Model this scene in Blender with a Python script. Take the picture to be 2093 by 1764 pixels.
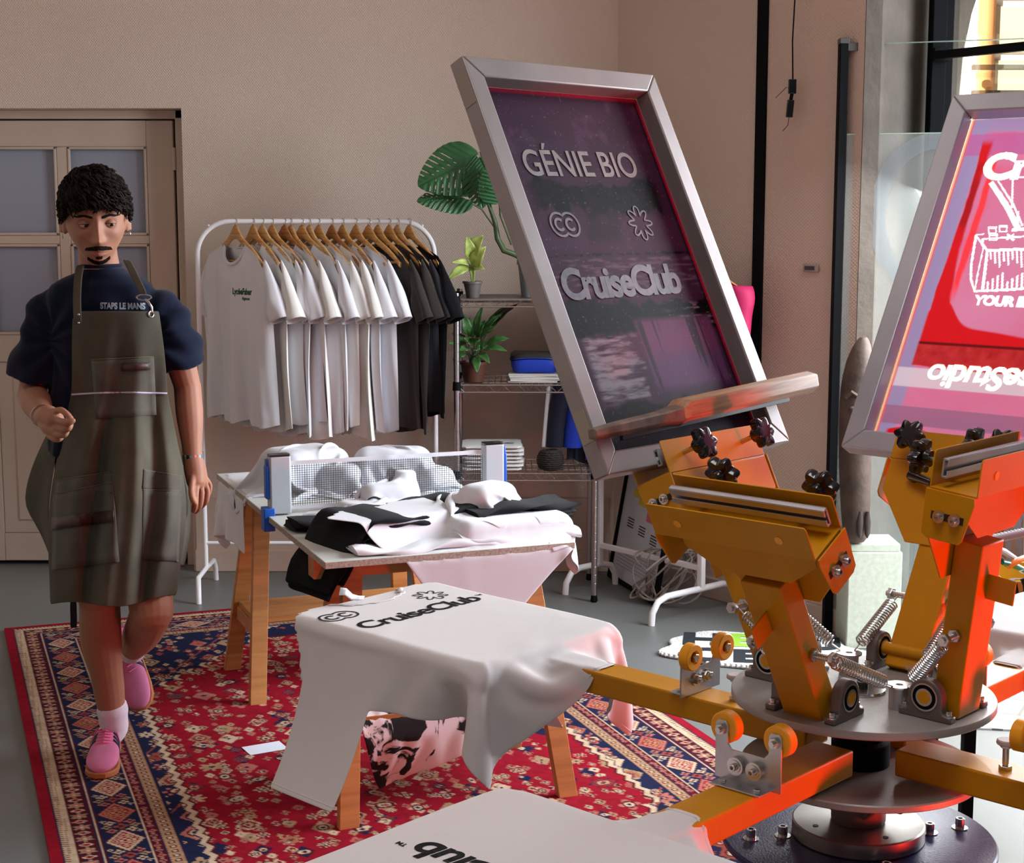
import bpy, bmesh, math, random
import numpy as np
from mathutils import Vector, Matrix, Euler, noise as mnoise
from mathutils.bvhtree import BVHTree
for o in list(bpy.data.objects): bpy.data.objects.remove(o)
random.seed(4); R=math.radians
S=bpy.context.scene
COL=S.collection
# ---------------- camera
cam=bpy.data.cameras.new('camera'); cam.sensor_width=36; cam.lens=36*3200/2093; cam.clip_end=200
co=bpy.data.objects.new('camera',cam); COL.objects.link(co)
co.location=(0,0,1.62); co.rotation_euler=(R(90-7.95),0,0); S.camera=co
# ---------------- colour, sky, lights
S.view_settings.view_transform='Standard'; S.view_settings.look='None'
S.view_settings.gamma=1; S.view_settings.use_curve_mapping=False
S.view_settings.exposure=-0.25
W=bpy.data.worlds.new('world'); S.world=W; W.use_nodes=True
nt=W.node_tree; bg=nt.nodes['Background']
bg.inputs['Color'].default_value=(0.80,0.86,1.0,1); bg.inputs['Strength'].default_value=0.14
def area(name,loc,target,sx,sy,power,color,spread=180):
    l=bpy.data.lights.new(name,'AREA'); l.shape='RECTANGLE'; l.size=sx; l.size_y=sy
    l.energy=power; l.color=color; l.spread=R(spread)
    o=bpy.data.objects.new(name,l); COL.objects.link(o); o.location=loc
    d=Vector(target)-Vector(loc); o.rotation_euler=d.to_track_quat('-Z','Y').to_euler(); return o
# daylight through the shopfront on the right
area('shopfront_daylight',(2.75,4.75,1.9),(-.2,4.45,0.6),1.8,2.2,225,(0.86,0.92,1.0),150)
area('doorway_daylight',(1.9,5.75,1.5),(0.9,4.9,0.0),0.7,2.0,75,(0.93,0.97,1.0))
# weak warm fill added overhead, no fixture in view
area('overhead_fill',(-0.6,3.2,3.05),(-0.6,4.6,0),1.6,0.5,4.5,(1.0,0.92,0.84))
# red lamp beside the press
area('overhead_fill',(0.25,1.5,3.1),(0.2,1.9,0),1.0,1.0,10.5,(0.97,0.96,1.0),105)  # neutral fill added overhead to brighten the near pallet and press tops
area('red_lamp',(1.72,1.76,0.44),(0.62,2.35,0.95),0.22,0.22,18,(1.0,0.03,0.012),125)
sun=bpy.data.lights.new('sun','SUN'); sun.energy=20; sun.angle=R(1); sun.color=(1,.96,.88)
so=bpy.data.objects.new('sun',sun); COL.objects.link(so); so.rotation_euler=Vector((.6,.5,-.62)).to_track_quat('-Z','Y').to_euler()

# ---------------- pixel helpers: a point of the place seen at a pixel, at a known depth or height
_T=R(7.95)
def ray(x,y):
    a=(x-1046.5)/3200; b=-(y-882)/3200
    return Vector((a,math.cos(_T)+b*math.sin(_T),-math.sin(_T)+b*math.cos(_T)))
def PZ(x,y,z): r=ray(x,y); return Vector((0,0,1.62))+r*((z-1.62)/r.z)
def PY(x,y,Y): r=ray(x,y); return Vector((0,0,1.62))+r*(Y/r.y)
# ---------------- colours & materials
def lin(c):
    if isinstance(c,str):
        c=c.lstrip('#'); c=[int(c[i:i+2],16)/255 for i in (0,2,4)]
    return [x/12.92 if x<=.04045 else ((x+.055)/1.055)**2.4 for x in c]
MATS={}
def mat(name,color,rough=.6,metal=0,bump=None,var=0,vscale=8,coat=0,trans=0,alpha=1,emit=0,sheen=0,sss=0,ior=1.45,spec=.5,stretch=None,attr=None,bdist=.0007,wrinkle=0):
    if name in MATS: return MATS[name]
    m=bpy.data.materials.new(name); m.use_nodes=True; MATS[name]=m
    n=m.node_tree.nodes; L=m.node_tree.links; b=n['Principled BSDF']
    c=lin(color); b.inputs['Base Color'].default_value=(*c,1)
    b.inputs['Roughness'].default_value=rough; b.inputs['Metallic'].default_value=metal
    b.inputs['Coat Weight'].default_value=coat; b.inputs['Transmission Weight'].default_value=trans
    b.inputs['Alpha'].default_value=alpha; b.inputs['Sheen Weight'].default_value=sheen; b.inputs['IOR'].default_value=ior
    b.inputs['Specular IOR Level'].default_value=spec; b.inputs['Subsurface Weight'].default_value=sss
    if emit: b.inputs['Emission Color'].default_value=(*c,1); b.inputs['Emission Strength'].default_value=emit
    tc=n.new('ShaderNodeTexCoord'); mp=n.new('ShaderNodeMapping'); L.new(tc.outputs['Object'],mp.inputs[0])
    if stretch: mp.inputs['Scale'].default_value=stretch
    base=None
    if attr:
        at=n.new('ShaderNodeAttribute'); at.attribute_name=attr; base=at.outputs['Color']; L.new(base,b.inputs['Base Color'])
    if var:
        nz=n.new('ShaderNodeTexNoise'); nz.inputs['Scale'].default_value=vscale; nz.inputs['Detail'].default_value=6; L.new(mp.outputs[0],nz.inputs['Vector'])
        mr=n.new('ShaderNodeMapRange'); mr.inputs[1].default_value=.3; mr.inputs[2].default_value=.7; mr.inputs[3].default_value=1-var; mr.inputs[4].default_value=1+var
        L.new(nz.outputs['Fac'],mr.inputs[0])
        mx=n.new('ShaderNodeVectorMath'); mx.operation='SCALE'
        if base: L.new(base,mx.inputs[0])
        else: mx.inputs[0].default_value=c
        L.new(mr.outputs[0],mx.inputs['Scale']); L.new(mx.outputs[0],b.inputs['Base Color'])
    if bump:
        sc,st=bump; nz=n.new('ShaderNodeTexNoise'); nz.inputs['Scale'].default_value=sc; nz.inputs['Detail'].default_value=3; L.new(mp.outputs[0],nz.inputs['Vector'])
        bp=n.new('ShaderNodeBump'); bp.inputs['Strength'].default_value=st; bp.inputs['Distance'].default_value=bdist; L.new(nz.outputs['Fac'],bp.inputs['Height']); L.new(bp.outputs[0],b.inputs['Normal'])
        if wrinkle:
            mu=n.new('ShaderNodeTexNoise'); mu.noise_type='RIDGED_MULTIFRACTAL'; mu.inputs['Scale'].default_value=4.5; mu.inputs['Detail'].default_value=2.5; mu.inputs['Distortion'].default_value=1.1; L.new(mp.outputs[0],mu.inputs['Vector'])
            b2=n.new('ShaderNodeBump'); b2.inputs['Strength'].default_value=wrinkle; b2.inputs['Distance'].default_value=.011; L.new(mu.outputs['Fac'],b2.inputs['Height']); L.new(bp.outputs[0],b2.inputs['Normal']); L.new(b2.outputs[0],b.inputs['Normal'])
    return m
def woodmat(name,c1,c2,scale=6,rough=.5,stretch=(1,14,14)):
    m=mat(name,c1,rough); n=m.node_tree.nodes; L=m.node_tree.links; b=n['Principled BSDF']
    tc=n.new('ShaderNodeTexCoord'); mp=n.new('ShaderNodeMapping'); mp.inputs['Scale'].default_value=stretch; L.new(tc.outputs['Object'],mp.inputs[0])
    nz=n.new('ShaderNodeTexNoise'); nz.inputs['Scale'].default_value=scale; nz.inputs['Detail'].default_value=5; nz.inputs['Distortion'].default_value=.6; L.new(mp.outputs[0],nz.inputs['Vector'])
    cr=n.new('ShaderNodeValToRGB'); cr.color_ramp.elements[0].color=(*lin(c2),1); cr.color_ramp.elements[1].color=(*lin(c1),1); cr.color_ramp.elements[0].position=.35; cr.color_ramp.elements[1].position=.62
    L.new(nz.outputs['Fac'],cr.inputs[0]); L.new(cr.outputs[0],b.inputs['Base Color']); return m
def wallmat(name,color,var=.04):
    m=mat(name,color,.75,var=var,vscale=1.3); n=m.node_tree.nodes; L=m.node_tree.links; b=n['Principled BSDF']
    tc=n.new('ShaderNodeTexCoord')
    w=[]
    for ax,rot in (('X',38),('Z',-38)):
        mp=n.new('ShaderNodeMapping'); mp.inputs['Rotation'].default_value=(0,R(rot),0); L.new(tc.outputs['Object'],mp.inputs[0])
        wv=n.new('ShaderNodeTexWave'); wv.bands_direction='X'; wv.inputs['Scale'].default_value=38; wv.inputs['Distortion'].default_value=2.5; wv.inputs['Detail Scale'].default_value=3; L.new(mp.outputs[0],wv.inputs[0]); w.append(wv)
    ad=n.new('ShaderNodeMath'); L.new(w[0].outputs['Fac'],ad.inputs[0]); L.new(w[1].outputs['Fac'],ad.inputs[1])
    bp=n.new('ShaderNodeBump'); bp.inputs['Strength'].default_value=.4; bp.inputs['Distance'].default_value=.0018; L.new(ad.outputs[0],bp.inputs['Height']); L.new(bp.outputs[0],b.inputs['Normal']); return m
M=dict(
 wall=lambda:wallmat('woven_wallpaper','#c9b7a8'),
 orange=lambda:mat('orange_powder_coat','#be7e02',.42,.0,(420,.25),coat=.05,spec=.3,var=.05,vscale=20),
 alu=lambda:mat('aluminium','#b9b7bb',.42,.85,(60,.15),var=.08,vscale=14,stretch=(1,1,1)),
 steel=lambda:mat('zinc_steel','#c9c7c4',.25,1),
 chrome=lambda:mat('chrome','#d8d8d8',.12,1),
 cast=lambda:mat('cast_iron','#6d625d',.5,.55,(150,.5)),
 blackp=lambda:mat('black_plastic','#0a0a0c',.16,coat=.4),
 blackm=lambda:mat('black_metal','#0b0c0e',.7,0,spec=.1),
 disc=lambda:mat('grey_hammered_paint','#98928c',.4,.25,(380,.45)),
 navy=lambda:mat('navy_hammered_paint','#1c1c50',.3,.1,(260,.6)),
 white_cotton=lambda:mat('white_cotton','#d5d6dc',.9,bump=(700,.25),sheen=.1,bdist=.001,wrinkle=.8),
 ecru=lambda:mat('natural_cotton','#d2cccb',.92,bump=(600,.3),sheen=.1,bdist=.001,wrinkle=.35),
 black_cotton=lambda:mat('black_cotton','#0c0c11',.95,bump=(600,.3),sheen=.05,spec=.2,wrinkle=.6),
 wood=lambda:woodmat('pine','#bd8048','#a66c3a',3),
 beech=lambda:woodmat('hanger_wood','#c9995e','#ab7a42',9),
 whitep=lambda:mat('white_painted_steel','#e2e0e2',.35),
 skin=lambda:mat('skin','#9c6d55',.6,bump=(260,.2),var=.07,vscale=20,sss=.06),
)
def G(k):
    v=M[k]
    if callable(v): v=M[k]=v()
    return v
# ---------------- mesh builder
class MB:
    def __init__(s): s.v=[]; s.f=[]
    def add(s,vs,fs,m=None):
        o=len(s.v)
        for v in vs:
            v=Vector(v); s.v.append(m@v if m else v)
        s.f+= [tuple(i+o for i in f) for f in fs]; return s
    def box(s,c,d,m=None):
        x,y,z=c; a,b,h=d[0]/2,d[1]/2,d[2]/2
        vs=[(x+i*a,y+j*b,z+k*h) for i in(-1,1) for j in(-1,1) for k in(-1,1)]
        return s.add(vs,[(0,1,3,2),(4,6,7,5),(0,4,5,1),(2,3,7,6),(0,2,6,4),(1,5,7,3)],m)
    def beam(s,p,q,w,h,up=(0,0,1),m=None):
        p=Vector(p);q=Vector(q);d=(q-p);L=d.length;d.normalize();u=Vector(up)
        if abs(d.dot(u))>.98:u=Vector((0,1,0))
        x=d.cross(u).normalized();u=x.cross(d)
        mm=Matrix((( x.x,d.x,u.x,(p.x+q.x)/2),(x.y,d.y,u.y,(p.y+q.y)/2),(x.z,d.z,u.z,(p.z+q.z)/2),(0,0,0,1)))
        return s.box((0,0,0),(w,L,h),(m@mm) if m else mm)
    def tube(s,pts,r,n=10,closed=False,cap=True,m=None,flat=1):
        pts=[Vector(p) for p in pts]; N=len(pts); rs=r if hasattr(r,'__len__') else [r]*N
        vs=[];t0=None
        for i,p in enumerate(pts):
            a=pts[(i-1)%N] if (closed or i>0) else p; b=pts[(i+1)%N] if (closed or i<N-1) else p
            t=(b-a).normalized()
            if t0 is None:
                u=t.orthogonal().normalized()
            else:
                u=(u-t*u.dot(t)).normalized()
            t0=t; w=t.cross(u)
            for k in range(n):
                an=2*math.pi*k/n; vs.append(p+u*math.cos(an)*rs[i]+w*math.sin(an)*rs[i]*flat)
        fs=[]
        for i in range(N if closed else N-1):
            for k in range(n):
                a=i*n+k;b=i*n+(k+1)%n;c=((i+1)%N)*n
                fs.append((a,b,c+(k+1)%n,c+k))
        if cap and not closed:
            fs.append(tuple(range(n-1,-1,-1))); fs.append(tuple((N-1)*n+k for k in range(n)))
        return s.add(vs,fs,m)
    def cyl(s,p,q,r,n=24,r2=None,m=None): return s.tube([p,q],[r,r if r2 is None else r2],n,m=m)
    def lathe(s,prof,n=32,m=None):
        vs=[(r*math.cos(2*math.pi*k/n),r*math.sin(2*math.pi*k/n),z) for r,z in prof for k in range(n)]
        fs=[(i*n+k,i*n+(k+1)%n,(i+1)*n+(k+1)%n,(i+1)*n+k) for i in range(len(prof)-1) for k in range(n)]
        q=len(prof)-1
        if n>=14 and prof[0][0]>.0021 and abs(prof[0][0]-prof[-1][0])<1e-6: fs+=[(q*n+i,q*n+(i+1)%n,(i+1)%n,i) for i in range(n)]
        else: fs.append(tuple(range(n-1,-1,-1)));fs.append(tuple(q*n+k for k in range(n)))
        return s.add(vs,fs,m)
    def prism(s,poly,z0,z1,m=None):
        n=len(poly); vs=[(x,y,z0) for x,y in poly]+[(x,y,z1) for x,y in poly]
        return s.add(vs,[tuple(range(n-1,-1,-1)),tuple(range(n,2*n))]+[(i,(i+1)%n,n+(i+1)%n,n+i) for i in range(n)],m)
    def ball(s,c,r,m=None,n=16,k=10):
        r=r if hasattr(r,'__len__') else (r,r,r); c=Vector(c)
        vs=[c+Vector((r[0]*math.sin(math.pi*j/k)*math.cos(2*math.pi*i/n),r[1]*math.sin(math.pi*j/k)*math.sin(2*math.pi*i/n),r[2]*math.cos(math.pi*j/k))) for j in range(1,k) for i in range(n)]
        fs=[(j*n+i,(j+1)*n+i,(j+1)*n+(i+1)%n,j*n+(i+1)%n) for j in range(k-2) for i in range(n)]
        vs+= [c+Vector((0,0,r[2])),c-Vector((0,0,r[2]))]; T=len(vs)-2
        fs+= [(T,i,(i+1)%n) for i in range(n)]+[(T+1,(k-2)*n+(i+1)%n,(k-2)*n+i) for i in range(n)]
        return s.add(vs,fs,m)
    def grid(s,P,m=None):
        ny=len(P);nx=len(P[0]); return s.add([p for r in P for p in r],[(j*nx+i,j*nx+i+1,(j+1)*nx+i+1,(j+1)*nx+i) for j in range(ny-1) for i in range(nx-1)],m)
    def loft(s,rings,cap=True,m=None):
        n=len(rings[0]); vs=[p for r in rings for p in r]
        fs=[(i*n+k,i*n+(k+1)%n,(i+1)*n+(k+1)%n,(i+1)*n+k) for i in range(len(rings)-1) for k in range(n)]
        if cap: fs.append(tuple(range(n-1,-1,-1)));fs.append(tuple((len(rings)-1)*n+k for k in range(n)))
        return s.add(vs,fs,m)
WM={}   # world matrices of the things
def build(name,mb,m,parent=None,smooth=True,bevel=0,world=False,angle=35,solid=0,sub=0,seg=2,label=None):
    me=bpy.data.meshes.new(name)
    vs=mb.v
    mats=m if isinstance(m,(list,tuple)) else [m]
    if world and parent is not None:
        inv=WM[parent.name].inverted(); vs=[inv@v for v in vs]
    me.from_pydata([tuple(v) for v in vs],[],mb.f); me.validate()
    bm=bmesh.new(); bm.from_mesh(me); bmesh.ops.recalc_face_normals(bm,faces=bm.faces); bm.to_mesh(me); bm.free()
    for k in mats: me.materials.append(G(k) if isinstance(k,str) else k)
    o=bpy.data.objects.new(name,me); COL.objects.link(o)
    if smooth:
        me.shade_smooth(); me.set_sharp_from_angle(angle=R(angle))
    if solid:
        md=o.modifiers.new('solid','SOLIDIFY'); md.thickness=solid; md.offset=0
    if bevel:
        md=o.modifiers.new('bevel','BEVEL'); md.width=bevel; md.segments=seg; md.limit_method='ANGLE'; md.angle_limit=R(40)
    if sub:
        md=o.modifiers.new('sub','SUBSURF'); md.levels=sub; md.render_levels=sub
    if parent is not None:
        o.parent=parent; WM[o.name]=WM[parent.name]
    else: WM[o.name]=Matrix.Identity(4)
    if label:o['label']=label
    return o
def tag(o,label,cat,group=None,kind=None):
    if label:o['label']=label
    if cat:o['category']=cat
    if group:o['group']=group
    if kind:o['kind']=kind
    return o
def thing(name,label,cat,loc=(0,0,0),rz=0,group=None,mtx=None):
    o=bpy.data.objects.new(name,None); COL.objects.link(o); o.empty_display_size=.05
    mt=mtx if mtx is not None else Matrix.Translation(Vector(loc))@Matrix.Rotation(rz,4,'Z')
    o.matrix_world=mt; o.matrix_basis=mt; WM[o.name]=mt.copy(); return tag(o,label,cat,group)
def struct(name,mb,m,parent=None,**k):
    o=build(name,mb,m,parent,**k)
    if parent is None:o['kind']='structure'
    return o
def dup(root,mtx,label=None,group=None):
    def cp(o,par):
        c=o.copy(); COL.objects.link(c)
        if par is not None: c.parent=par
        for ch in [x for x in bpy.data.objects if x.parent==o and x.name not in done]:
            cp(ch,c)
        return c
    done=set(); kids={}
    r=root.copy(); COL.objects.link(r); r.matrix_basis=mtx; WM[r.name]=mtx.copy()
    for ch in list(root.children):
        c=ch.copy(); COL.objects.link(c); c.parent=r; WM[c.name]=WM[r.name]
        for g in list(ch.children):
            d=g.copy(); COL.objects.link(d); d.parent=c
    if label:r['label']=label
    if group:r['group']=group
    return r
def frame3(o,x,y,z):
    x=Vector(x).normalized();y=Vector(y).normalized();z=Vector(z).normalized()
    return Matrix(((x.x,y.x,z.x,o[0]),(x.y,y.y,z.y,o[1]),(x.z,y.z,z.z,o[2]),(0,0,0,1)))
def ss(a,b,x): 
    t=np.clip((x-a)/(b-a),0,1); return t*t*(3-2*t)
# lettering as a thin mesh in a plane (origin o, baseline direction u, up v)
def text_mb(txt,size,o,u,v,bold=0.0,shear=0.0,align='LEFT',space=1.0,thick=.0004,width=None,fine=0):
    cu=bpy.data.curves.new('lettering','FONT'); cu.body=txt; cu.size=size; cu.shear=shear; cu.offset=bold*size; cu.space_character=space
    cu.align_x=align; cu.extrude=thick/2; cu.resolution_u=6
    t=bpy.data.objects.new('t',cu); COL.objects.link(t); dg=bpy.context.evaluated_depsgraph_get()
    me=bpy.data.meshes.new_from_object(t.evaluated_get(dg)); bpy.data.objects.remove(t)
    if fine:
        bm=bmesh.new(); bm.from_mesh(me); bmesh.ops.triangulate(bm,faces=bm.faces)
        for _ in range(4):
            es=[e for e in bm.edges if e.calc_length()>fine]
            if not es: break
            bmesh.ops.subdivide_edges(bm,edges=es,cuts=1)
            bmesh.ops.triangulate(bm,faces=bm.faces)
        bm.to_mesh(me); bm.free()
    mb=MB(); u=Vector(u).normalized();v=Vector(v).normalized();n=u.cross(v);o=Vector(o)
    xs=[p.co.x for p in me.vertices]; k=1.0
    if width and xs: k=width/(max(xs)-min(xs))
    mb.add([o+u*p.co.x*k+v*p.co.y+n*(p.co.z+thick/2) for p in me.vertices],[tuple(f.vertices) for f in me.polygons])
    bpy.data.meshes.remove(me); return mb
def ribbon(mb,pts,w,o,u,v,closed=False,lift=.0003):
    u=Vector(u).normalized();v=Vector(v).normalized();n=u.cross(v);o=Vector(o);N=len(pts);A=[]
    for i,(x,y) in enumerate(pts):
        a=pts[(i-1)%N] if closed or i else pts[i]; b=pts[(i+1)%N] if closed or i<N-1 else pts[i]
        d=Vector((b[0]-a[0],b[1]-a[1])); d=d.normalized() if d.length else Vector((1,0)); q=Vector((-d.y,d.x))*w/2
        for sg in(1,-1): A.append(o+u*(x+q.x*sg)+v*(y+q.y*sg)+n*lift)
    fs=[(2*i,2*i+1,2*((i+1)%N)+1,2*((i+1)%N)) for i in range(N if closed else N-1)]
    return mb.add(A,fs)
def cc_logo(mb,s,o,u,v):   # two overlapping rings, a C in each
    a=math.acos(.27/.42)
    out=[(-.27*s+.42*s*math.cos(t),.42*s*math.sin(t)) for t in np.linspace(a,2*math.pi-a,30)]+[(.27*s+.42*s*math.cos(t),.42*s*math.sin(t)) for t in np.linspace(math.pi+a,3*math.pi-a,30)]
    ribbon(mb,out,.085*s,o,u,v,True)
    for cx in(-.27,.27):
        ribbon(mb,[(cx*s+.2*s*math.cos(t),.2*s*math.sin(t)) for t in np.linspace(.7,2*math.pi-.7,24)],.1*s,o,u,v)
def flower_logo(mb,s,o,u,v):
    ribbon(mb,[(s*(.36+.13*math.cos(8*t))*math.cos(t+.35*math.sin(8*t)*.25),s*(.36+.13*math.cos(8*t))*math.sin(t)) for t in np.linspace(0,2*math.pi,120,endpoint=False)],.05*s,o,u,v,True)
def drop_on(mb,bvh,lift=.0012,d=(0,0,-1)):
    d=Vector(d)
    for i,p in enumerate(mb.v):
        h=bvh.ray_cast(p-d*.3,d)
        if h[0] is not None: mb.v[i]=h[0]-d*lift
    return mb
# ---------------- numpy cloth
def cloth(pos,mask,steps,collide,iters=5,damp=.985,fric=.35,g=9.8,dt=.012,bend=.25,pin=None,rest=None):
    ny,nx,_=pos.shape; P=pos.copy(); Q=P.copy(); m=mask.astype(float)
    Rr=rest if rest is not None else pos
    w=m.copy()
    if pin is not None: w=w*(1-pin)
    grp=[]
    def add(dj,di,k):
        for par in (0,1):
            J0=np.arange(0,ny-abs(dj)); I0=np.arange(max(0,-di),nx-max(0,di))
            if len(J0)==0: continue
            if di!=0 and dj==0: I=I0[((I0//abs(di))%2)==par]; J=J0
            else: J=J0[((J0//abs(dj))%2)==par]; I=I0
            jj,ii=np.meshgrid(J,I,indexing='ij'); a=(jj,ii); b=(jj+dj,ii+di)
            ok=(m[a]*m[b])>0
            if abs(di)+abs(dj)>=2 and (di==0 or dj==0): ok&= m[(jj+dj//2,ii+di//2)]>0
            a=(jj[ok],ii[ok]);b=(jj[ok]+dj,ii[ok]+di)
            r=np.linalg.norm(Rr[a]-Rr[b],axis=1); ws=w[a]+w[b]; ws[ws==0]=1
            grp.append((a,b,r,k,(w[a]/ws)[:,None],(w[b]/ws)[:,None]))
    add(0,1,1);add(1,0,1);add(1,1,.6);add(1,-1,.6);add(0,4,bend);add(4,0,bend);add(0,2,bend);add(2,0,bend)
    for st in range(steps):
        V=(P-Q)*damp; Q=P.copy(); P=P+V*w[...,None]; P[...,2]-= g*dt*dt*w
        for _ in range(iters):
            for a,b,r,k,wa,wb in grp:
                d=P[b]-P[a]; L=np.linalg.norm(d,axis=1)+1e-9; c=d*((L-r)/L*k)[:,None]
                P[a]+=c*wa; P[b]-=c*wb
        P2,hit=collide(P); P=np.where((w>0)[...,None],P2,P)
        h=hit&(w>0); P[h]=Q[h]+(P[h]-Q[h])*(1-fric); P2,_=collide(P); P=np.where((w>0)[...,None],P2,P); Q[h]=Q[h]+(P[h]-Q[h])*.5
    return P
def rbox(P,inv,mt,half,r):
    """push points out of a rounded box"""
    L=P@inv[:3,:3].T+inv[:3,3]; q=np.clip(L,-half,half); d=L-q; n=np.linalg.norm(d,axis=-1)
    inside=n<1e-7; hit=n<r
    s=np.where((hit&~inside)[...,None],q+d/np.maximum(n,1e-7)[...,None]*r,L)
    if inside.any():   # leave by the nearest side
        gap=half-np.abs(L); ax=np.argmin(gap,axis=-1)
        for a in range(3):
            k=inside&(ax==a); s[k,a]=np.where(L[k,a]>=0,1,-1)*(half[a]+r)
    return np.where(hit[...,None],s@mt[:3,:3].T+mt[:3,3],P),hit
def collider(boxes,floor=0.0):
    bs=[]
    for mt,half,r in boxes:
        mt=np.array(mt); bs.append((np.linalg.inv(mt),mt,np.array(half)-r if True else 0,r))
    def f(P):
        hit=np.zeros(P.shape[:2],bool)
        for inv,mt,half,r in bs:
            P,h=rbox(P,inv,mt,half,r); hit|=h
        h=P[...,2]<floor+.004; P=P.copy(); P[...,2]=np.maximum(P[...,2],floor+.004); return P,hit|h
    return f
def cloth_mb(P,mask):
    ny,nx,_=P.shape; idx=-np.ones((ny,nx),int); mb=MB(); k=0
    for j in range(ny):
        for i in range(nx):
            if mask[j,i]: idx[j,i]=k; k+=1; mb.v.append(Vector(P[j,i]))
    for j in range(ny-1):
        for i in range(nx-1):
            q=(idx[j,i],idx[j,i+1],idx[j+1,i+1],idx[j+1,i])
            if min(q)>=0: mb.f.append(tuple(int(x) for x in q))
    return mb
def bvh_of(mb): return BVHTree.FromPolygons([tuple(v) for v in mb.v],mb.f)
def vnoise(x,y,seed=0,octs=4):
    rng=np.random.RandomState(seed); t=rng.rand(256,256); out=0;a=1;tot=0
    for o in range(octs):
        xi=np.floor(x).astype(int);yi=np.floor(y).astype(int);fx=x-xi;fy=y-yi;fx=fx*fx*(3-2*fx);fy=fy*fy*(3-2*fy)
        g=lambda i,j:t[(yi+j)%256,(xi+i)%256]
        out=out+a*((g(0,0)*(1-fx)+g(1,0)*fx)*(1-fy)+(g(0,1)*(1-fx)+g(1,1)*fx)*fy); tot+=a; a*=.5; x=x*2.03+7.1;y=y*2.03+3.7
    return out/tot
def paint_grid(name,o,u,v,w,h,cell,fn,m,parent=None,world=True):
    nx=int(w/cell)+1;ny=int(h/cell)+1; X,Y=np.meshgrid(np.linspace(0,w,nx),np.linspace(0,h,ny))
    C=fn(X,Y); o=np.array(o);u=np.array(Vector(u).normalized());v=np.array(Vector(v).normalized())
    P=o+X[...,None]*u+Y[...,None]*v; P=P.reshape(-1,3)
    if parent is not None and world:
        inv=np.array(WM[parent.name].inverted()); P=P@inv[:3,:3].T+inv[:3,3]
    me=bpy.data.meshes.new(name); jj,ii=np.meshgrid(np.arange(ny-1),np.arange(nx-1),indexing='ij'); a=(jj*nx+ii).ravel()
    F=np.stack([a,a+1,a+nx+1,a+nx],1).astype(np.int32)
    me.vertices.add(nx*ny); me.vertices.foreach_set('co',P.ravel().astype(np.float32))
    me.loops.add(F.size); me.loops.foreach_set('vertex_index',F.ravel()); me.polygons.add(len(F)); me.polygons.foreach_set('loop_start',np.arange(0,F.size,4,dtype=np.int32))
    me.update(); me.validate()
    ca=me.color_attributes.new('paint','FLOAT_COLOR','POINT'); RGBA=np.ones((nx*ny,4),np.float32); RGBA[:,:C.shape[-1]]=C.reshape(nx*ny,-1); ca.data.foreach_set('color',RGBA.ravel())
    me.materials.append(m); ob=bpy.data.objects.new(name,me); COL.objects.link(ob)
    if parent is not None: ob.parent=parent; WM[ob.name]=WM[parent.name]
    else: WM[ob.name]=Matrix.Identity(4)
    return ob
# ======================= the room
fl=MB().box((0,2.4,-.05),(8,9.6,.1))
fm=mat('floor_paint','#6c6e6c',.42,var=.05,vscale=3,bump=(40,.06))
struct('floor',fl,fm,smooth=False)
YW=7.0
w=MB()
dx0,dx1,dz=-2.60,-1.452,2.075
w.box(((dx1+.47)/2,YW+.1,1.6),(.47-dx1,.2,3.2)); w.box(((dx0+dx1)/2,YW+.1,(dz+3.2)/2),(dx1-dx0,.2,3.2-dz)); w.box(((-4+dx0)/2,YW+.1,1.6),(4+dx0,.2,3.2))
struct('wall_back',w,'wall',smooth=False)
# oblique wall from the corner towards the shopfront
c0=Vector((.462,7.0,0)); c1=Vector((1.335,5.86,0)); dr=(c1-c0).normalized(); nr=Vector((-dr.y,dr.x,0))
if nr.y<0: nr=-nr
def wallseg(a,b,z0,z1,t,off=0):
    mb=MB(); p=c0+dr*a; q=c0+dr*b
    mb.prism([((p-nr*off).x,(p-nr*off).y),((q-nr*off).x,(q-nr*off).y),((q+nr*t).x,(q+nr*t).y),((p+nr*t).x,(p+nr*t).y)],z0,z1); return mb
def at_px(x):   # distance along the wall seen at column x
    r=ray(x,435); # solve for t
    A=np.array([[r.x,-dr.x],[r.y,-dr.y]]); t,s=np.linalg.solve(A,[c0.x,c0.y]); return s
sA=at_px(1543); sB=at_px(1563); sE=at_px(1757)
Lw=(c1-c0).length
struct('wall_right',wallseg(-.15,sA,0,3.2,.15),'wall',smooth=False)
pm=wallmat('pink_woven_wallpaper','#c9b1a1')
struct('wall_pier',wallseg(sB,sE,0,3.2,.2),pm,smooth=False)
struct('trim_1',wallseg(sA,sB,0,3.2,.2,.012),'blackm',bevel=.003)
bbm=mat('skirting_paint','#b9a596',.5,var=.05)
struct('baseboard_right',wallseg(sB,sE+.005,0,.09,.012,.018),bbm,bevel=.004)
struct('baseboard_corner',wallseg(.0,sA,0,.09,.012,.018),bbm,bevel=.004)
bb=MB().box(((dx1+.006+.45)/2,YW-.006,.17),(.45-dx1-.02,.012,.34)); bb.box(((dx1+.45)/2,YW-.014,.05),(.45-dx1-.02,.02,.1))
struct('baseboard_back',bb,bbm,bevel=.004)
cl=MB().box((-.7,2.4,3.25),(6.6,9.6,.1)); struct('ceiling',cl,mat('ceiling_paint','#cfc4b8',.8),smooth=False)
wl=MB().box((-3.1,2.4,1.6),(.2,9.6,3.2)); struct('wall_left',wl,'wall',smooth=False)
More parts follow.
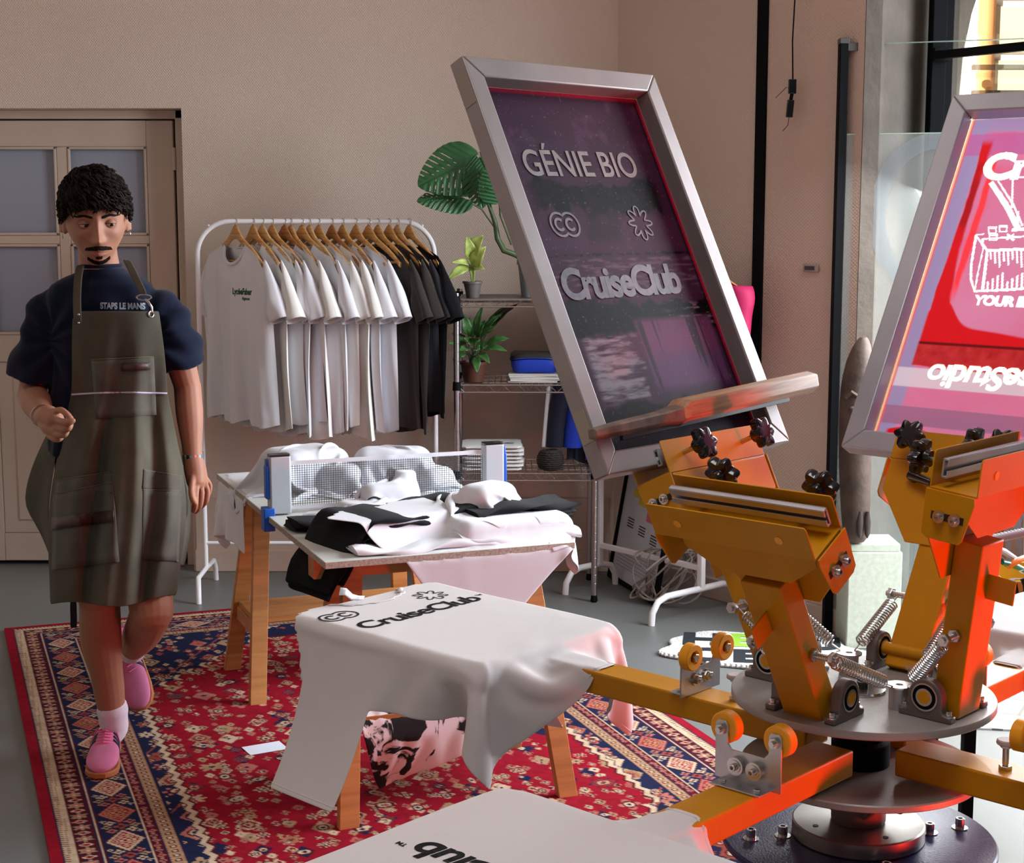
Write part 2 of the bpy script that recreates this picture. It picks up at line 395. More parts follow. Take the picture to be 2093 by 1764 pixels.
# door in its niche
d=thing('door_1',None,None,(-2.03,YW+.12,0)); d['kind']='structure'
dm=mat('door_paint','#baa797',.45,var=.04,vscale=5)
def DX(px,py=500): return PY(px,py,YW+.12).x
def DZ(py): return PY(200,py,YW+.12).z
L0=dx0+.01; Rr=DX(360); top=DZ(246)
xs=[(DX(-18),DX(122)),(DX(145),DX(305))]
rows=[(DZ(300),DZ(481)),(DZ(499),DZ(684))]
fr=MB(); th=.04; yc=YW+.14
def pan(x0,x1,z0,z1,t=th,y=yc): fr.box(((x0+x1)/2,y,(z0+z1)/2),(abs(x1-x0),t,abs(z1-z0)))
pan(xs[1][1],Rr,.02,top); pan(L0,xs[0][0],.02,top); pan(xs[0][0],xs[1][1],rows[0][0],top)
pan(xs[0][1],xs[1][0],rows[1][1],rows[0][0]); 
for a,b in xs: pan(a,b,rows[0][1],rows[1][0])
zl=DZ(740); pan(xs[0][0],xs[1][1],zl,rows[1][1]); zb=DZ(1090); pan(xs[0][0],xs[1][1],.02,zb)
pan(xs[0][0],xs[1][1],zb,zl,.022)
build('leaf',fr,dm,d,bevel=.004,world=True)
pnm=MB().box(((xs[0][0]+xs[1][1])/2,YW+.128,(zb+zl)/2),(xs[1][1]-xs[0][0]-.14,.012,zl-zb-.12)); build('raised_panel',pnm,dm,d,bevel=.008,world=True)
mold=MB()
for (a,b) in xs:
    for (t,u) in rows:
        for q in ((a,b,t,t-.012),(a,b,u+.012,u)): mold.box(((q[0]+q[1])/2,YW+.122,(q[2]+q[3])/2),(q[1]-q[0],.012,.012))
        for q in (a+.006,b-.006): mold.box((q,YW+.122,(t+u)/2),(.012,.012,t-u))
build('glazing_bead',mold,dm,d,bevel=.003,world=True)
gm=mat('frosted_pane','#8b8f9c',.55,bump=(90,.3))
for (a,b) in xs:
    for (t,u) in rows: build('pane',MB().box(((a+b)/2,YW+.145,(t+u)/2),(b-a,.006,t-u)),gm,d,world=True,smooth=False)
hg=MB()
for z in (DZ(325),.35): hg.cyl((Rr+.004,YW+.112,z-.05),(Rr+.004,YW+.112,z+.05),.008,12)
build('hinge',hg,dm,d,world=True)
fj=MB(); fj.box(((Rr+.012+dx1)/2,YW+.155,dz/2),(dx1-Rr-.012,.09,dz)); fj.box(((dx0+dx1)/2,YW+.155,(top+.006+dz)/2),(dx1-dx0,.09,dz-top-.006))
struct('trim_2',fj,dm,bevel=.004)
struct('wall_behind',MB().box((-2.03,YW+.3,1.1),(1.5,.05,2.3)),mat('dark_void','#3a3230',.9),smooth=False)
# socket plate on the pier
def on_wall(px,py,off=0.0):
    s=at_px(px); p=c0+dr*s-nr*off; r=ray(px,py); return Vector((p.x,p.y,1.62+r.z/r.y*p.y))
p=on_wall(1663,548,.006); mt=frame3(p,dr,(0,0,1),-nr)
sp=thing('socket_plate','small rectangular metal plate with dark slot on the pink pier wall','wall plate',mtx=mt)
build('plate',MB().box((0,0,0),(.078,.03,.01)),mat('plate_metal','#a89c92',.4,.4),sp,bevel=.003)
build('slot',MB().box((-.004,0,.005),(.05,.016,.003)),mat('dark_slot','#3c3a3c',.5),sp)
# hanging cable with two connectors
a=on_wall(1630,0,.05); b=on_wall(1632,165,.05)
hc=thing('hanging_cable','thin black cable hanging down in front of pink pier with two connectors','cable',(b.x,b.y,b.z))
build('wire',MB().tube([a+Vector((0,0,.7)),a+Vector((.004,0,.0)),(a+b)/2+Vector((-.003,0,0)),b],.0028,8),'blackm',hc,world=True)
c=on_wall(1631,203,.05); e=on_wall(1626,240,.05); e0=on_wall(1629,204,.05)
build('connector',MB().beam(on_wall(1631,162,.05),on_wall(1631,192,.05),.03,.02),'blackp',hc,bevel=.003,world=True)
build('connector',MB().beam(e0,e,.026,.018),'blackp',hc,bevel=.003,world=True)
build('joining_wire',MB().tube([on_wall(1631,190,.05),e0],.007,8),'blackm',hc,world=True)
build('loose_wire',MB().tube([on_wall(1620,178,.05),on_wall(1608,190,.05),on_wall(1598,200,.05)],.0012,6),'blackm',hc,world=True)
build('loose_wire',MB().tube([e,on_wall(1624,256,.05),on_wall(1614,268,.05)],.0012,6),'blackm',hc,world=True)
# ======================= shopfront, outside
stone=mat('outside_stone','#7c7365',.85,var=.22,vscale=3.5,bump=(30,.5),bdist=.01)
Yo=6.25
def OX(px,py=435): return PY(px,py,Yo).x
def OZ(py): return PY(1900,py,Yo).z
# stone wall with an arched opening
xl,xr=OX(1952),4.3; z_sp=OZ(190); arch=[]
for t in np.linspace(0,math.pi,28): arch.append(((xl+xr)/2-(xr-xl)/2*math.cos(t),z_sp+ (xr-xl)/2*1.02*math.sin(t)))
mb=MB(); mb.box(((1.28+xl)/2,Yo+.225,1.95),(xl-1.28,.45,3.9)); mb.box(((6.2+xr)/2,Yo+.225,1.95),(6.2-xr,.45,3.9))
for (xa,za),(xb,zb_) in zip(arch[:-1],arch[1:]):
    mb.add([(x,y,z) for y in (Yo,Yo+.45) for x,z in ((xa,za),(xb,zb_),(xb,3.9),(xa,3.9))],[(0,1,2,3),(7,6,5,4),(0,4,5,1),(1,5,6,2),(2,6,7,3),(3,7,4,0)])
struct('wall_outside',mb,stone,smooth=False)
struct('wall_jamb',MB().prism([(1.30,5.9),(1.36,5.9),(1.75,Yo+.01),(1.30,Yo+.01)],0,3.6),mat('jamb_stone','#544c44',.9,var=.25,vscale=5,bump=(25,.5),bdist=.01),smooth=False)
# steel frame post and transom
px=OX(1912); 
def steelx(x): return PY(x,435,6.0).x
fp=MB().box((steelx(1903),6.0,1.8),(.055,.07,3.6)); fp.box((steelx(1926),6.02,1.8),(.035,.05,3.6)); struct('trim_3',fp,'blackm',bevel=.004)
tb=MB().beam(PY(1915,113,5.95),PY(2200,84,5.2),.03,.03); tb.box(PY(1922,112,5.96),(.06,.06,.05)); struct('trim_4',tb,'blackm',bevel=.003)
# paving and the facade across the street
pave=mat('street_paving','#d8d6d0',.6,var=.14,vscale=5,bump=(18,.5),bdist=.006)
n=pave.node_tree.nodes;L=pave.node_tree.links; br=n.new('ShaderNodeTexBrick'); tc=n.new('ShaderNodeTexCoord'); mp=n.new('ShaderNodeMapping'); mp.inputs['Rotation'].default_value=(0,0,R(28)); L.new(tc.outputs['Object'],mp.inputs[0]); L.new(mp.outputs[0],br.inputs['Vector'])
br.inputs['Scale'].default_value=1.0; br.inputs['Brick Width'].default_value=.34; br.inputs['Row Height'].default_value=.17; br.inputs['Mortar Size'].default_value=.006; br.inputs['Color1'].default_value=(*lin('#d6d4d0'),1); br.inputs['Color2'].default_value=(*lin('#c4c0b8'),1); br.inputs['Mortar'].default_value=(*lin('#6e6a60'),1)
L.new(br.outputs['Color'],n['Principled BSDF'].inputs['Base Color'])
struct('floor_threshold',MB().prism([(1.32,4.80),(4.0,4.4),(4.0,5.75),(1.42,5.75)],0,.006),pave,smooth=False)
struct('ground_outside',MB().box((6,10.3,-.05),(14,6.0,.1)).box((4.9,4.5,-.051),(1.8,6,.1)),pave,smooth=False)
fac=mat('facade_render','#f0e8d8',.9,var=.05,vscale=1); 
bld=thing('facing_building','sunlit cream facade with tall windows seen through the arch','building',(5.5,13.2,0))
build('wall',MB().box((5.5,13.3,4),(10,.3,8.2)),fac,bld,world=True,smooth=False)
for xx,zz in ((PY(2068,60,13.1).x,PY(2068,60,13.1).z),(PY(2068,60,13.1).x+2.3,PY(2068,60,13.1).z),(PY(2068,60,13.1).x+4.6,PY(2068,60,13.1).z)):
    build('window',MB().box((xx+.15,13.14,zz),(.9,.08,1.35)),mat('window_frame','#f7f3ec',.6),bld,world=True,bevel=.01)
    pn=MB()
    for i in (-1,1):
        for k in (-1,0,1): pn.box((xx+.15+i*.2,13.09,zz+k*.43),(.34,.02,.36))
    build('pane',pn,mat('window_pane','#cdb89a',.2),bld,world=True)
build('drainpipe',MB().cyl((PY(2015,60,13.1).x,13.08,0),(PY(2015,60,13.1).x,13.08,7),.07,12),mat('clay_pipe','#c98a55',.7),bld,world=True)
build('balcony_rail',MB().box((PY(2068,140,13.0).x+.2,12.9,PY(2068,140,13.0).z),(1.1,.05,.04)).box((PY(2068,165,13.0).x+.2,12.9,PY(2068,165,13.0).z-.1),(1.1,.05,.03)),'blackm',bld,world=True)
# glass leaf with its black post
gl=mat('clear_glass','#dfeee8',.02,trans=1,ior=1.1,alpha=.12,spec=.3)
gd=thing('door_2',None,None,(PZ(1690,1290,0).x,PZ(1690,1290,0).y,0)); gd['kind']='structure'
g0=PZ(1690,1290,0); ztop=PY(1724,80,g0.y).z
g1=Vector((g0.x+.9,g0.y-.30,0))
build('post',MB().box((g0.x,g0.y,ztop/2),(.032,.05,ztop)),'blackm',gd,bevel=.003,world=True)
build('bracket',MB().box((g0.x+.035,g0.y-.01,ztop-.03),(.05,.03,.03)).box((g0.x,g0.y,ztop-.008),(.036,.052,.02)),mat('bracket_metal','#55534f',.4,.6),gd,bevel=.002,world=True)
z2=PY(1724,275,g0.y).z
build('glass_pane',MB().beam((g0.x+.02,g0.y,ztop/2+.02),(g1.x,g1.y,ztop/2+.02),.008,ztop-.04),gl,gd,world=True,smooth=False)
haze=mat('hazy_film','#c3c9c4',.5,alpha=.2)
build('lower_film',MB().beam((g0.x+.02,g0.y-.012,z2/2+.02),(g1.x,g1.y-.012,z2/2+.02),.002,z2-.04),haze,gd,world=True,smooth=False)
rg=MB(); oo=PY(1905,440,g0.y-.1); dd=(g1-g0).normalized(); ribbon(rg,[(.205*math.cos(t),.27*math.sin(t)) for t in np.linspace(0,2*math.pi,48,endpoint=False)],.06,Vector((oo.x,0,oo.z))+Vector((0,g0.y-(oo.x-g0.x)*(.30/.9)-.016,0)),dd,(0,0,1),True)
build('ring_sticker',rg,mat('frosted_sticker','#8d979c',.6,alpha=.4),gd,world=True)
build('glass_edge',MB().beam((g0.x+.02,g0.y,ztop-.02),(g1.x,g1.y,ztop-.02),.008,.004).beam((g0.x+.02,g0.y-.012,z2),(g1.x,g1.y-.012,z2),.004,.004),mat('glass_edge','#a9bcae',.3),gd,world=True,smooth=False)
# ======================= the carousel press
CP=Vector((.555,2.40,0)); AZ=(227,317,47,137)
def AWZ(az):
    a=R(az); return Vector((math.cos(a),math.sin(a),0)),Vector((math.sin(a),-math.cos(a),0))
press=thing('carousel_press','orange and grey four-arm carousel screen press on a dark blue round base','press',CP)
def T(p): return Matrix.Translation(CP+Vector(p))
mt=Matrix.Identity(4)
b=MB().lathe([(0.001,.618),(.214,.618),(.217,.621),(.217,.628),(.214,.631),(.001,.631)],96); build('base_plate',b,'navy',press)
b=MB().box((0,0,.31),(.30,.30,.616)); build('pedestal',b,'navy',press,bevel=.01)
for sx in(-1,1):
    for sy in(-1,1): build('foot',MB().beam((sx*.1,sy*.1,.04),(sx*.42,sy*.42,.02),.06,.04),'blackm',press,bevel=.004)
b=MB().lathe([(.001,.631),(.103,.631),(.1045,.633),(.1045,.655),(.102,.657),(.001,.657)],72); fl=build('base_flange',b,mat('turned_steel','#8f8a84',.34,.9,(90,.12),var=.12,vscale=18),press)
for k in range(4):
    a=R(20+90*k); build('threaded_hole',MB().cyl((.078*math.cos(a),.078*math.sin(a),.6572),(.078*math.cos(a),.078*math.sin(a),.6578),.0045,14),mat('hole_black','#050505',.6),press)
build('column',MB().lathe([(.001,.657),(.041,.657),(.043,.660),(.043,.74),(.001,.74)],48),'cast',press)
for k in range(4):
    A,Wv=AWZ(AZ[k]+45); build('gusset_bar',MB().beam(A*.03+Vector((0,0,.672)),A*.135+Vector((0,0,.738)),.009,.012),'cast',press,bevel=.002)
build('lower_disc',MB().lathe([(.001,.740),(.186,.740),(.188,.742),(.188,.750),(.186,.752),(.001,.752)],128),'disc',press)
build('hub',MB().lathe([(.001,.752),(.046,.752),(.046,.79),(.036,.793),(.036,.855),(.001,.855)],48),'blackm',press)
build('upper_disc',MB().lathe([(.001,.857),(.203,.857),(.2055,.859),(.2055,.868),(.2045,.870),(.001,.870)],160),'disc',press)
build('centre_washer',MB().lathe([(.001,.870),(.036,.870),(.037,.872),(.036,.875),(.001,.875)],48),'steel',press)
build('centre_bolt',MB().lathe([(.001,.874),(.0095,.874),(.0095,.886),(.0055,.886),(.0052,.880),(.001,.880)],18),'blackp',press)
def sock(mb,p,z,r=.006,h=.009,m=None):   # socket cap screw on washer along z
    prof=[(.0005,0),(r*1.75,0),(r*1.75,.0015),(r,.0016),(r,h),(r*.9,h+.0008),(r*.55,h+.0008),(r*.5,h*.45),(.0005,h*.45)]
    z=Vector(z).normalized();x=z.orthogonal().normalized();mb.lathe(prof,18,(m or Matrix.Identity(4))@frame3(p,x,z.cross(x),z)); return mb
def hexa(mb,p,z,r,h,m=None):
    z=Vector(z).normalized();x=z.orthogonal().normalized();mm=(m or Matrix.Identity(4))@frame3(p,x,z.cross(x),z)
    return mb.lathe([(r*.55,0),(r*.97,0),(r,.06*h),(r,h*.9),(r*.9,h),(r*.55,h)],6,mm)
for (px,py) in ((1535,1712),(1600,1706),(1900,1700),(1962,1690),(1812,1782),(1690,1790)):
    p=PZ(px,py,.633)-CP; p.z=.631
    build('base_bolt',sock(MB(),p,(0,0,1),.0075,.016),'steel',press)
# posts with a spring ring, between the heads
POST=[]
for k in range(4):
    A,Wv=AWZ(AZ[k]+45); p=A*.088
    if k==0: p=Vector((.036,-.088,0))
    POST.append(p); o=build('spring_post',MB().lathe([(.001,.870),(.0155,.870),(.0155,.904),(.0145,.905),(.001,.905)],28,Matrix.Translation(p)),'alu',press)
    ringm=MB().lathe([(.006,.905),(.021,.905),(.021,.9075),(.006,.9075)],28,Matrix.Translation(p)); build('spring_ring',ringm,'steel',o)
# pillow-block bearings, two for each head
for az in AZ:
    A,Wv=AWZ(az)
    for s in (-1,1):
        o=A*.14+Wv*s*.052+Vector((0,0,.870)); m4=frame3(o,A,(0,0,1),A.cross(Vector((0,0,1))))
        prof=[(-.043,0),(.043,0),(.043,.009),(.030,.012),(.0275,.018)]+[(.0275*math.cos(t),.034+.0275*math.sin(t)) for t in np.linspace(0,math.pi,16)]+[(-.0275,.018),(-.030,.012),(-.043,.009)]
        bl=build('bearing_block',MB().prism(prof,-.009,.009,m4),'cast',press,bevel=.0022)
        rg=MB()
        for q in(-1,1): 
            rg.lathe([(.019,0),(.0215,0),(.0215,.002),(.019,.002)],28,m4@Matrix.Translation((0,.034,q*.0085-(.002 if q<0 else 0))))
            rg.lathe([(.010,0),(.0135,0),(.0135,.003),(.010,.003)],24,m4@Matrix.Translation((0,.034,q*.0085-(.003 if q<0 else 0))))
        build('bearing_ring',rg,'steel',bl)
        build('bearing_seal',MB().lathe([(.001,0),(.0195,0),(.0195,.019),(.001,.019)],24,m4@Matrix.Translation((0,.034,-.0095))),'blackm',bl)
        for q in(-1,1): build('mount_bolt',sock(MB(),(q*.035,.009,0),(0,1,0),.0048,.008,m4),'steel',bl)
    build('axle',MB().cyl(A*.14-Wv*.064+Vector((0,0,.904)),A*.14+Wv*.064+Vector((0,0,.904)),.010,20),'orange',press)
# pallet arms with roller brackets and stop bolts
rub=mat('roller_yellow','#e79a05',.42,bump=(120,.1),sss=.05); stopm=mat('stop_pad','#b3a5a3',.6)
gal=mat('galvanised_sheet','#b7b8ba',.33,.95,(35,.1),var=.1,vscale=30)
ply=mat('pallet_board','#b79c73',.6)
for k,az in enumerate(AZ):
    A,Wv=AWZ(az); m4=frame3((0,0,0),Wv,A,Vector((0,0,1)))
    arm=build('pallet_arm',MB().box((0,.415,.780),(.070,.67,.042),m4),'orange',press,bevel=.0035,seg=3)
    rr=.315 if k!=1 else .30
    pts=[(-.057,0),(.057,0),(.057,.082),(.052,.087),(.040,.087),(.035,.082),(.035,.055),(.028,.047),(-.028,.047),(-.035,.055),(-.035,.082),(-.040,.087),(-.052,.087),(-.057,.082)]
    mm=m4@frame3((0,rr,.8015),(1,0,0),(0,0,1),(0,-1,0))
    br=MB().prism(pts,-.0013,.0013,mm); br.box((0,-.0013+.0005,.018-.0002),(.0,.0,.0),mm) if 0 else None
    br.box((0,rr+.017,.8030),(.085,.034,.0026),m4)
    rb=build('roller_bracket',br,gal,press,bevel=.0008)
    for s in(-1,1):
        w=MB().lathe([(.009,-.002),(.012,0),(.0215,0),(.0235,.002),(.0238,.017),(.0215,.019),(.012,.019),(.012,.016),(.009,.016)],40,mm@Matrix.Translation((s*.046,.074,.003)))
        build('roller',w,rub,rb)
        build('roller_bolt',hexa(MB().cyl((s*.046,.074,-.012),(s*.046,.074,.024),.0042,14,m=mm),(s*.046,.074,.021),(0,0,1),.0075,.005,mm),'steel',rb)
        h=hexa(MB(),(s*.046,.074,-.007),(0,0,1),.0085,.006,mm); build('roller_nut',h,'steel',rb)
        g=MB(); g.lathe([(.003,-.010),(.0135,-.010),(.0135,-.0015),(.003,-.0015)],24,mm@Matrix.Translation((s*.016,.026,0))); g.lathe([(.003,.0015),(.0115,.0015),(.0115,.005),(.003,.005)],24,mm@Matrix.Translation((s*.016,.026,0)))
        sock(g,(s*.016,.026,-.010),(0,0,-1),.0055,.007,mm); hexa(g,(s*.016,.026,.005),(0,0,1),.0085,.006,mm); g.cyl((s*.016,.026,0),(s*.016,.026,.015),.004,14,m=mm)
        build('guide_bearing',g,'steel',rb)
        build('bracket_bolt',hexa(MB(),(s*.030,rr+.020,.804),(0,0,1),.006,.004,m4),'steel',rb)
    sb=MB(); rs=.243
    sb.cyl((0,rs,.80),(0,rs,.838),.0048,16,m=m4); hexa(sb,(0,rs,.8005),(0,0,1),.0098,.007,m4); hexa(sb,(0,rs,.835),(0,0,1),.009,.005,m4)
    st=build('stop_bolt',sb,'steel',press); build('stop_pad',MB().lathe([(.001,0),(.0135,0),(.0145,.0015),(.014,.006),(.012,.0075),(.001,.0075)],28,m4@Matrix.Translation((0,rs,.840))),stopm,st)
    if k!=1:
        b=MB(); hw=.222 if k==0 else .197; y0=.59 if k==0 else .652
        b.prism([(-hw+.04,y0),(hw-.04,y0),(hw,y0+.04),(hw,1.14),(hw-.05,1.185),(-hw+.05,1.185),(-hw,1.14),(-hw,y0+.04)],.802,.816,m4); build('pallet',b,ply,press,bevel=.003)
# ---- print heads
HEADS={}
def star(mb,m,r=.0285,h=.026,n=6):
    def ring(k,z,dep): return [Vector(((r*k)*(1-dep*.5+dep*.5*math.cos(n*t))*math.cos(t),(r*k)*(1-dep*.5+dep*.5*math.cos(n*t))*math.sin(t),z)) for t in np.linspace(0,2*math.pi,72,endpoint=False)]
    return mb.loft([ring(.42,0,0),ring(.45,.008,0),ring(.62,.0095,.1),ring(.95,.010,.3),ring(1.0,.013,.3),ring(1.0,.021,.3),ring(.95,.0245,.28),ring(.78,.026,.18),ring(.3,.0265,0)],m=m)
def spring(mb,p,q,r=.0105,wire=.0015,turns=20):
    p=Vector(p);q=Vector(q);d=q-p;L=d.length;d.normalize();u=d.orthogonal().normalized();w=d.cross(u)
    pts=[p]; 
    for i in range(turns*10+1):
        t=i/(turns*10); e=min(1,t*turns,(1-t)*turns); a=i*2*math.pi/10
        pts.append(p+d*(L*(.12+.76*t))+(u*math.cos(a)+w*math.sin(a))*r*max(.15,e))
    pts.append(q); return mb.tube(pts,wire,6)
def head(k,az,phi,label,post_l,post_r,dy=0):
    A,Wv=AWZ(az); p=R(phi); Lv=A*math.cos(p)+Vector((0,0,math.sin(p))); Nv=Vector((0,0,math.cos(p)))-A*math.sin(p)
    O=CP+A*.14+Vector((0,0,.904)); m=frame3(O,Wv,Lv,Nv)
    t=thing('print_head',label,'print head',mtx=m,group='print heads of the carousel press')
    arm=MB().prism([(-.0345,-.028),(.0345,-.028),(.0345,.242),(-.0345,.242)],-.045,0); build('arm',arm,'orange',t,bevel=.003,seg=3)
    build('arm_tab',MB().box((.002,.175,-.066),(.003,.038,.046)),'orange',t,bevel=.002)
    # bent carrier sheet behind, with end tabs
    bs=MB().prism([(-.13,.330),(.13,.330),(.13,.275),(.06,.185),(-.06,.185),(-.13,.275)],.0005,.0035)
    bs.box((0,.3305,-.022),(.262,.003,.050)); bs.prism([(-.112,.330),(.112,.330),(.112,.296),(.058,.258),(-.058,.258),(-.112,.296)],-.0465,-.0445)
    build('carrier',bs,'orange',t,bevel=.0008)
    for s in(-1,1):
        et=MB().prism([(.333,.004),(.333,-.070),(.322,-.072),(.268,-.060),(.262,-.054),(.262,-.006),(.268,.003)],-.0014,.0014,frame3((s*.137,0,0),(0,1,0),(0,0,1),(1,0,0)))
        e=build('end_tab',et,'orange',t,bevel=.0008)
        build('slot',MB().box((s*.1388,.297,-.034),(.0006,.011,.05)),mat('slot_shadow','#2a1505',.7),e,bevel=.004)
        for z in(-.047,-.023): 
            b=MB(); x=s*.139; b.lathe([(.001,0),(.0085,0),(.0085,.0035),(.001,.0035)],20,frame3((x,.297,z),(0,1,0),(0,0,s),(s,0,0))); sock(b,(x+s*.0035,.297,z),(s,0,0),.0052,.0065)
            build('tab_bolt',b,'steel',e)
    # U channel: two flanges and a web
    ch=MB().box((0,.334,-.036),(.268,.003,.072))
    def flange(z,holes=()):
        ch.prism([(-.134,.333),(.134,.333),(.134,.384),(.131,.388),(-.131,.388),(-.134,.384)],z-.0012,z+.0012)
    flange(.000);flange(-.072); cho=build('clamp_channel',ch,'orange',t,bevel=.0006)
    for s in(-1,1):
        h=MB().lathe([(.0005,0),(.0065,0),(.0065,.0004),(.0005,.0004)],24,frame3((s*.085,.360,-.0736),(1.45,0,0),(0,1,0),(0,0,-1))); 
        build('oval_hole',h,mat('hole_rim','#f0a010',.3),cho)
    # pressure bar and its two star knobs
    bar=MB(); y0=.350
    for q in ((0,y0+.014,-.0135,.26,.028,.003),(0,y0+.0265,-.0165,.26,.003,.009),(0,y0+.0015,-.0165,.26,.003,.009),(0,y0+.022,-.0205,.26,.010,.002),(0,y0+.006,-.0205,.26,.010,.002)): bar.box(q[:3],q[3:])
    build('pressure_bar',bar,'alu',t,bevel=.0005)
    for s in(-1,1):
        kn=build('star_knob',star(MB(),frame3((s*.083,.362,.030),(1,0,0),(0,1,0),(0,0,1))),'blackp',t)
        build('stud',MB().cyl((s*.083,.362,-.012),(s*.083,.362,.034),.0042,14),'steel',kn)
        build('boss',MB().lathe([(.004,0),(.0085,0),(.0085,.006),(.004,.006)],20,Matrix.Translation((s*.083,.362,-.008))),'steel',kn)
    lv=MB().cyl((-.075,.300,.004),(-.075,.300,.018),.009,20); lv.tube([(-.075,.300,.016),(-.060,.296,.020),(-.030,.288,.026)],[.0095,.008,.0065],12)
    build('clamp_lever',lv,'blackp',t)
    # spring bolts and springs
    inv=m.inverted()
    for s,pi in((-1,post_r),(1,post_l)):
        y=.098; b=MB().cyl((s*.030,y,-.022),(s*.078,y,-.022),.0050,16); hexa(b,(s*.0345,y,-.022),(s,0,0),.0105,.007); hexa(b,(s*.066,y,-.022),(s,0,0),.0105,.008)
        for i in range(8): b.lathe([(.0048,0),(.0055,.0006),(.0048,.0012)],14,frame3((s*(.045+i*.0028),y,-.022),(0,1,0),(0,0,s),(s,0,0)))
        sbm=build('spring_bolt',b,'steel',t)
        w0=m@Vector((s*.056,y,-.022)); post=CP+POST[pi]+Vector((0,0,.908)); dirp=(w0-post); dirp.z=0; post=post+dirp.normalized()*.016
        build('tension_spring',spring(MB(),inv@w0,inv@post),'chrome',sbm)
    HEADS[k]=(t,m); return t
head(0,227,61,'front left empty print head leaning towards the man, its clamp channel open','x' and 3,0)
head(1,317,84,'right-hand empty print head standing nearly upright, knobs on its left side',0,1)
head(2,47,60.8,'rear right print head clamping the red inked screen',1,2)
head(3,137,64.2,'rear left print head clamping the tall purple screen',2,3)
# ======================= the two printing screens
fm_=mat('screen_frame_alu','#968d8b',.45,.5,(45,.15),var=.10,vscale=9)
fm2_=mat('screen_frame_alu_backlit','#b4b4bc',.4,.55,(45,.15),var=.07,vscale=9)  # lighter bluish copy: the back light on the red screen's frame, put into its colour
def screen(name,label,M_,az,phi,x0,x1,l,bw,n0,n1):
    A,Wv=AWZ(az); p=R(phi); Lv=A*math.cos(p)+Vector((0,0,math.sin(p))); Nv=Vector((0,0,math.cos(p)))-A*math.sin(p)
    m=frame3(M_,Wv,Lv,Nv); t=thing(name,label,'screen',mtx=m)
    b=MB(); o=[(x0,0),(x1,0),(x1,l),(x0,l)]; i=[(x0+bw,bw),(x1-bw,bw),(x1-bw,l-bw),(x0+bw,l-bw)]
    for k in range(4):   # four mitred tubes
        q=[o[k],o[(k+1)%4],i[(k+1)%4],i[k]]; b.prism(q,n0,n1)
    build('frame',b,fm2_ if az<90 else fm_,t,bevel=.003,seg=3); return t,m
g_t,g_m=screen('printing_screen','tall aluminium-framed screen with purple mesh, black ink smears and pale lettering',(.326,2.614,1.216),136.7,64.2,-.231,.287,.750,.038,-.055,-.021)
def loc(m,px,py,n):
    O=m.translation; W_=m.col[0].xyz; L_=m.col[1].xyz; N_=m.col[2].xyz; r=ray(px,py); o=Vector((0,0,1.62))
    t=((O+N_*n-o).dot(N_))/r.dot(N_); P=o+r*t-O; return P.dot(W_),P.dot(L_)
def hexc(h): return np.array(lin(h))
def mixc(a,b,k): return a*(1-k[...,None])+b*k[...,None]
def paint_genie(X,Y):
    x=X-.193; y=Y+.038
    n1=vnoise(x*9,y*9,1);n2=vnoise(x*70,y*14,2);n3=vnoise(x*30,y*200,3,3);n4=vnoise(x*120,y*120,4,3); n5=vnoise(x*26,y*26,8)
    C=mixc(hexc('#44243c'),hexc('#2c162c'),n1); C=mixc(C,hexc('#5b3c58'),ss(.5,.8,n5)*ss(.50,.65,y)*.6)
    blk=hexc('#040304'); sil=hexc('#8f8791')
    def band(y0,y1,am=.02,f=n2,e=.006): c0=y0+(f-.5)*am; c1=y1+(n5-.5)*am; return ss(c0-e,c0+e,y)*(1-ss(c1-e,c1+e,y))
    C=mixc(C,hexc('#3b2a3d'),(y>.535)*(y<.615)*1.0*.35)
    k=band(.478,.535,.05)*ss(-.16,-.12,x)*(1-ss(.19,.225,x)); C=mixc(C,blk,np.clip(k*(.6+n4*.7),0,1))
    C=mixc(C,blk,ss(.45,.62,vnoise(x*11+3,y*8,11))*ss(.40,.43,y)*(1-ss(.49,.52,y))*(1-ss(.10,.2,x))*.95)
    C=mixc(C,hexc('#4d2c46'),ss(.40,.41,y)*(1-ss(.455,.475,y))*.3)
    k=band(.392,.396,.006,n2,.002)*(n4>.45); C=mixc(C,blk,k*1.)
    k=ss(.31,.33,y)*(1-ss(.385,.39,y)); C=mixc(C,hexc('#7d6a80'),k*ss(.45,.7,n3)*.35)
    k=band(.245,.303,.045); C=mixc(C,blk,np.clip(k*(.75+n4*.5),0,1)); C=mixc(C,sil,k*ss(.62,.75,n3)*ss(.08,.2,x)*.5)
    inner=ss(-.15,-.13,x)*(1-ss(-.015+(n5-.5)*.05,.0+(n5-.5)*.05,x)); k=inner*ss(.115,.135,y)*(1-ss(.235,.25,y)); C=mixc(C,sil,k*ss(.3,.6,n3*.6+n1*.4)*.95); C=mixc(C,blk,k*ss(.6,.72,n3)*ss(.17,.23,y)*.7)
    k=ss(.0,.02,x)*(1-ss(.22,.235,x))*ss(.125,.15,y)*(1-ss(.26,.275,y)); dr_=vnoise(x*75,y*3,21,2); C=mixc(C,hexc('#6a3f68'),k*.7); C=mixc(C,blk,k*ss(.6,.72,dr_)*.8); C=mixc(C,hexc('#9b8a9e'),k*ss(.66,.74,vnoise(x*90+5,y*3,22,2))*ss(.12,.16,x)*.7)
    k=band(.075,.118,.03); C=mixc(C,blk,k*np.clip(.7+n4*.6,0,1)); C=mixc(C,blk,(y<.075)*.75*ss(.2,.6,n1))
    C=mixc(C,blk,ss(.232,.238,x)*.7); edge=np.minimum(np.minimum(x+.193,.249-x),.712-y); C=mixc(C,hexc('#b0103a'),(1-ss(.004,.010,edge))*.85)
    sp=ss(.90,.99,vnoise(x*330,y*330,31,1)); C=mixc(C,sil,sp*.35)
    return C
gm1=mat('purple_mesh','#5d3c60',.5,attr='paint',bump=(900,.25),bdist=.0006,spec=.08)
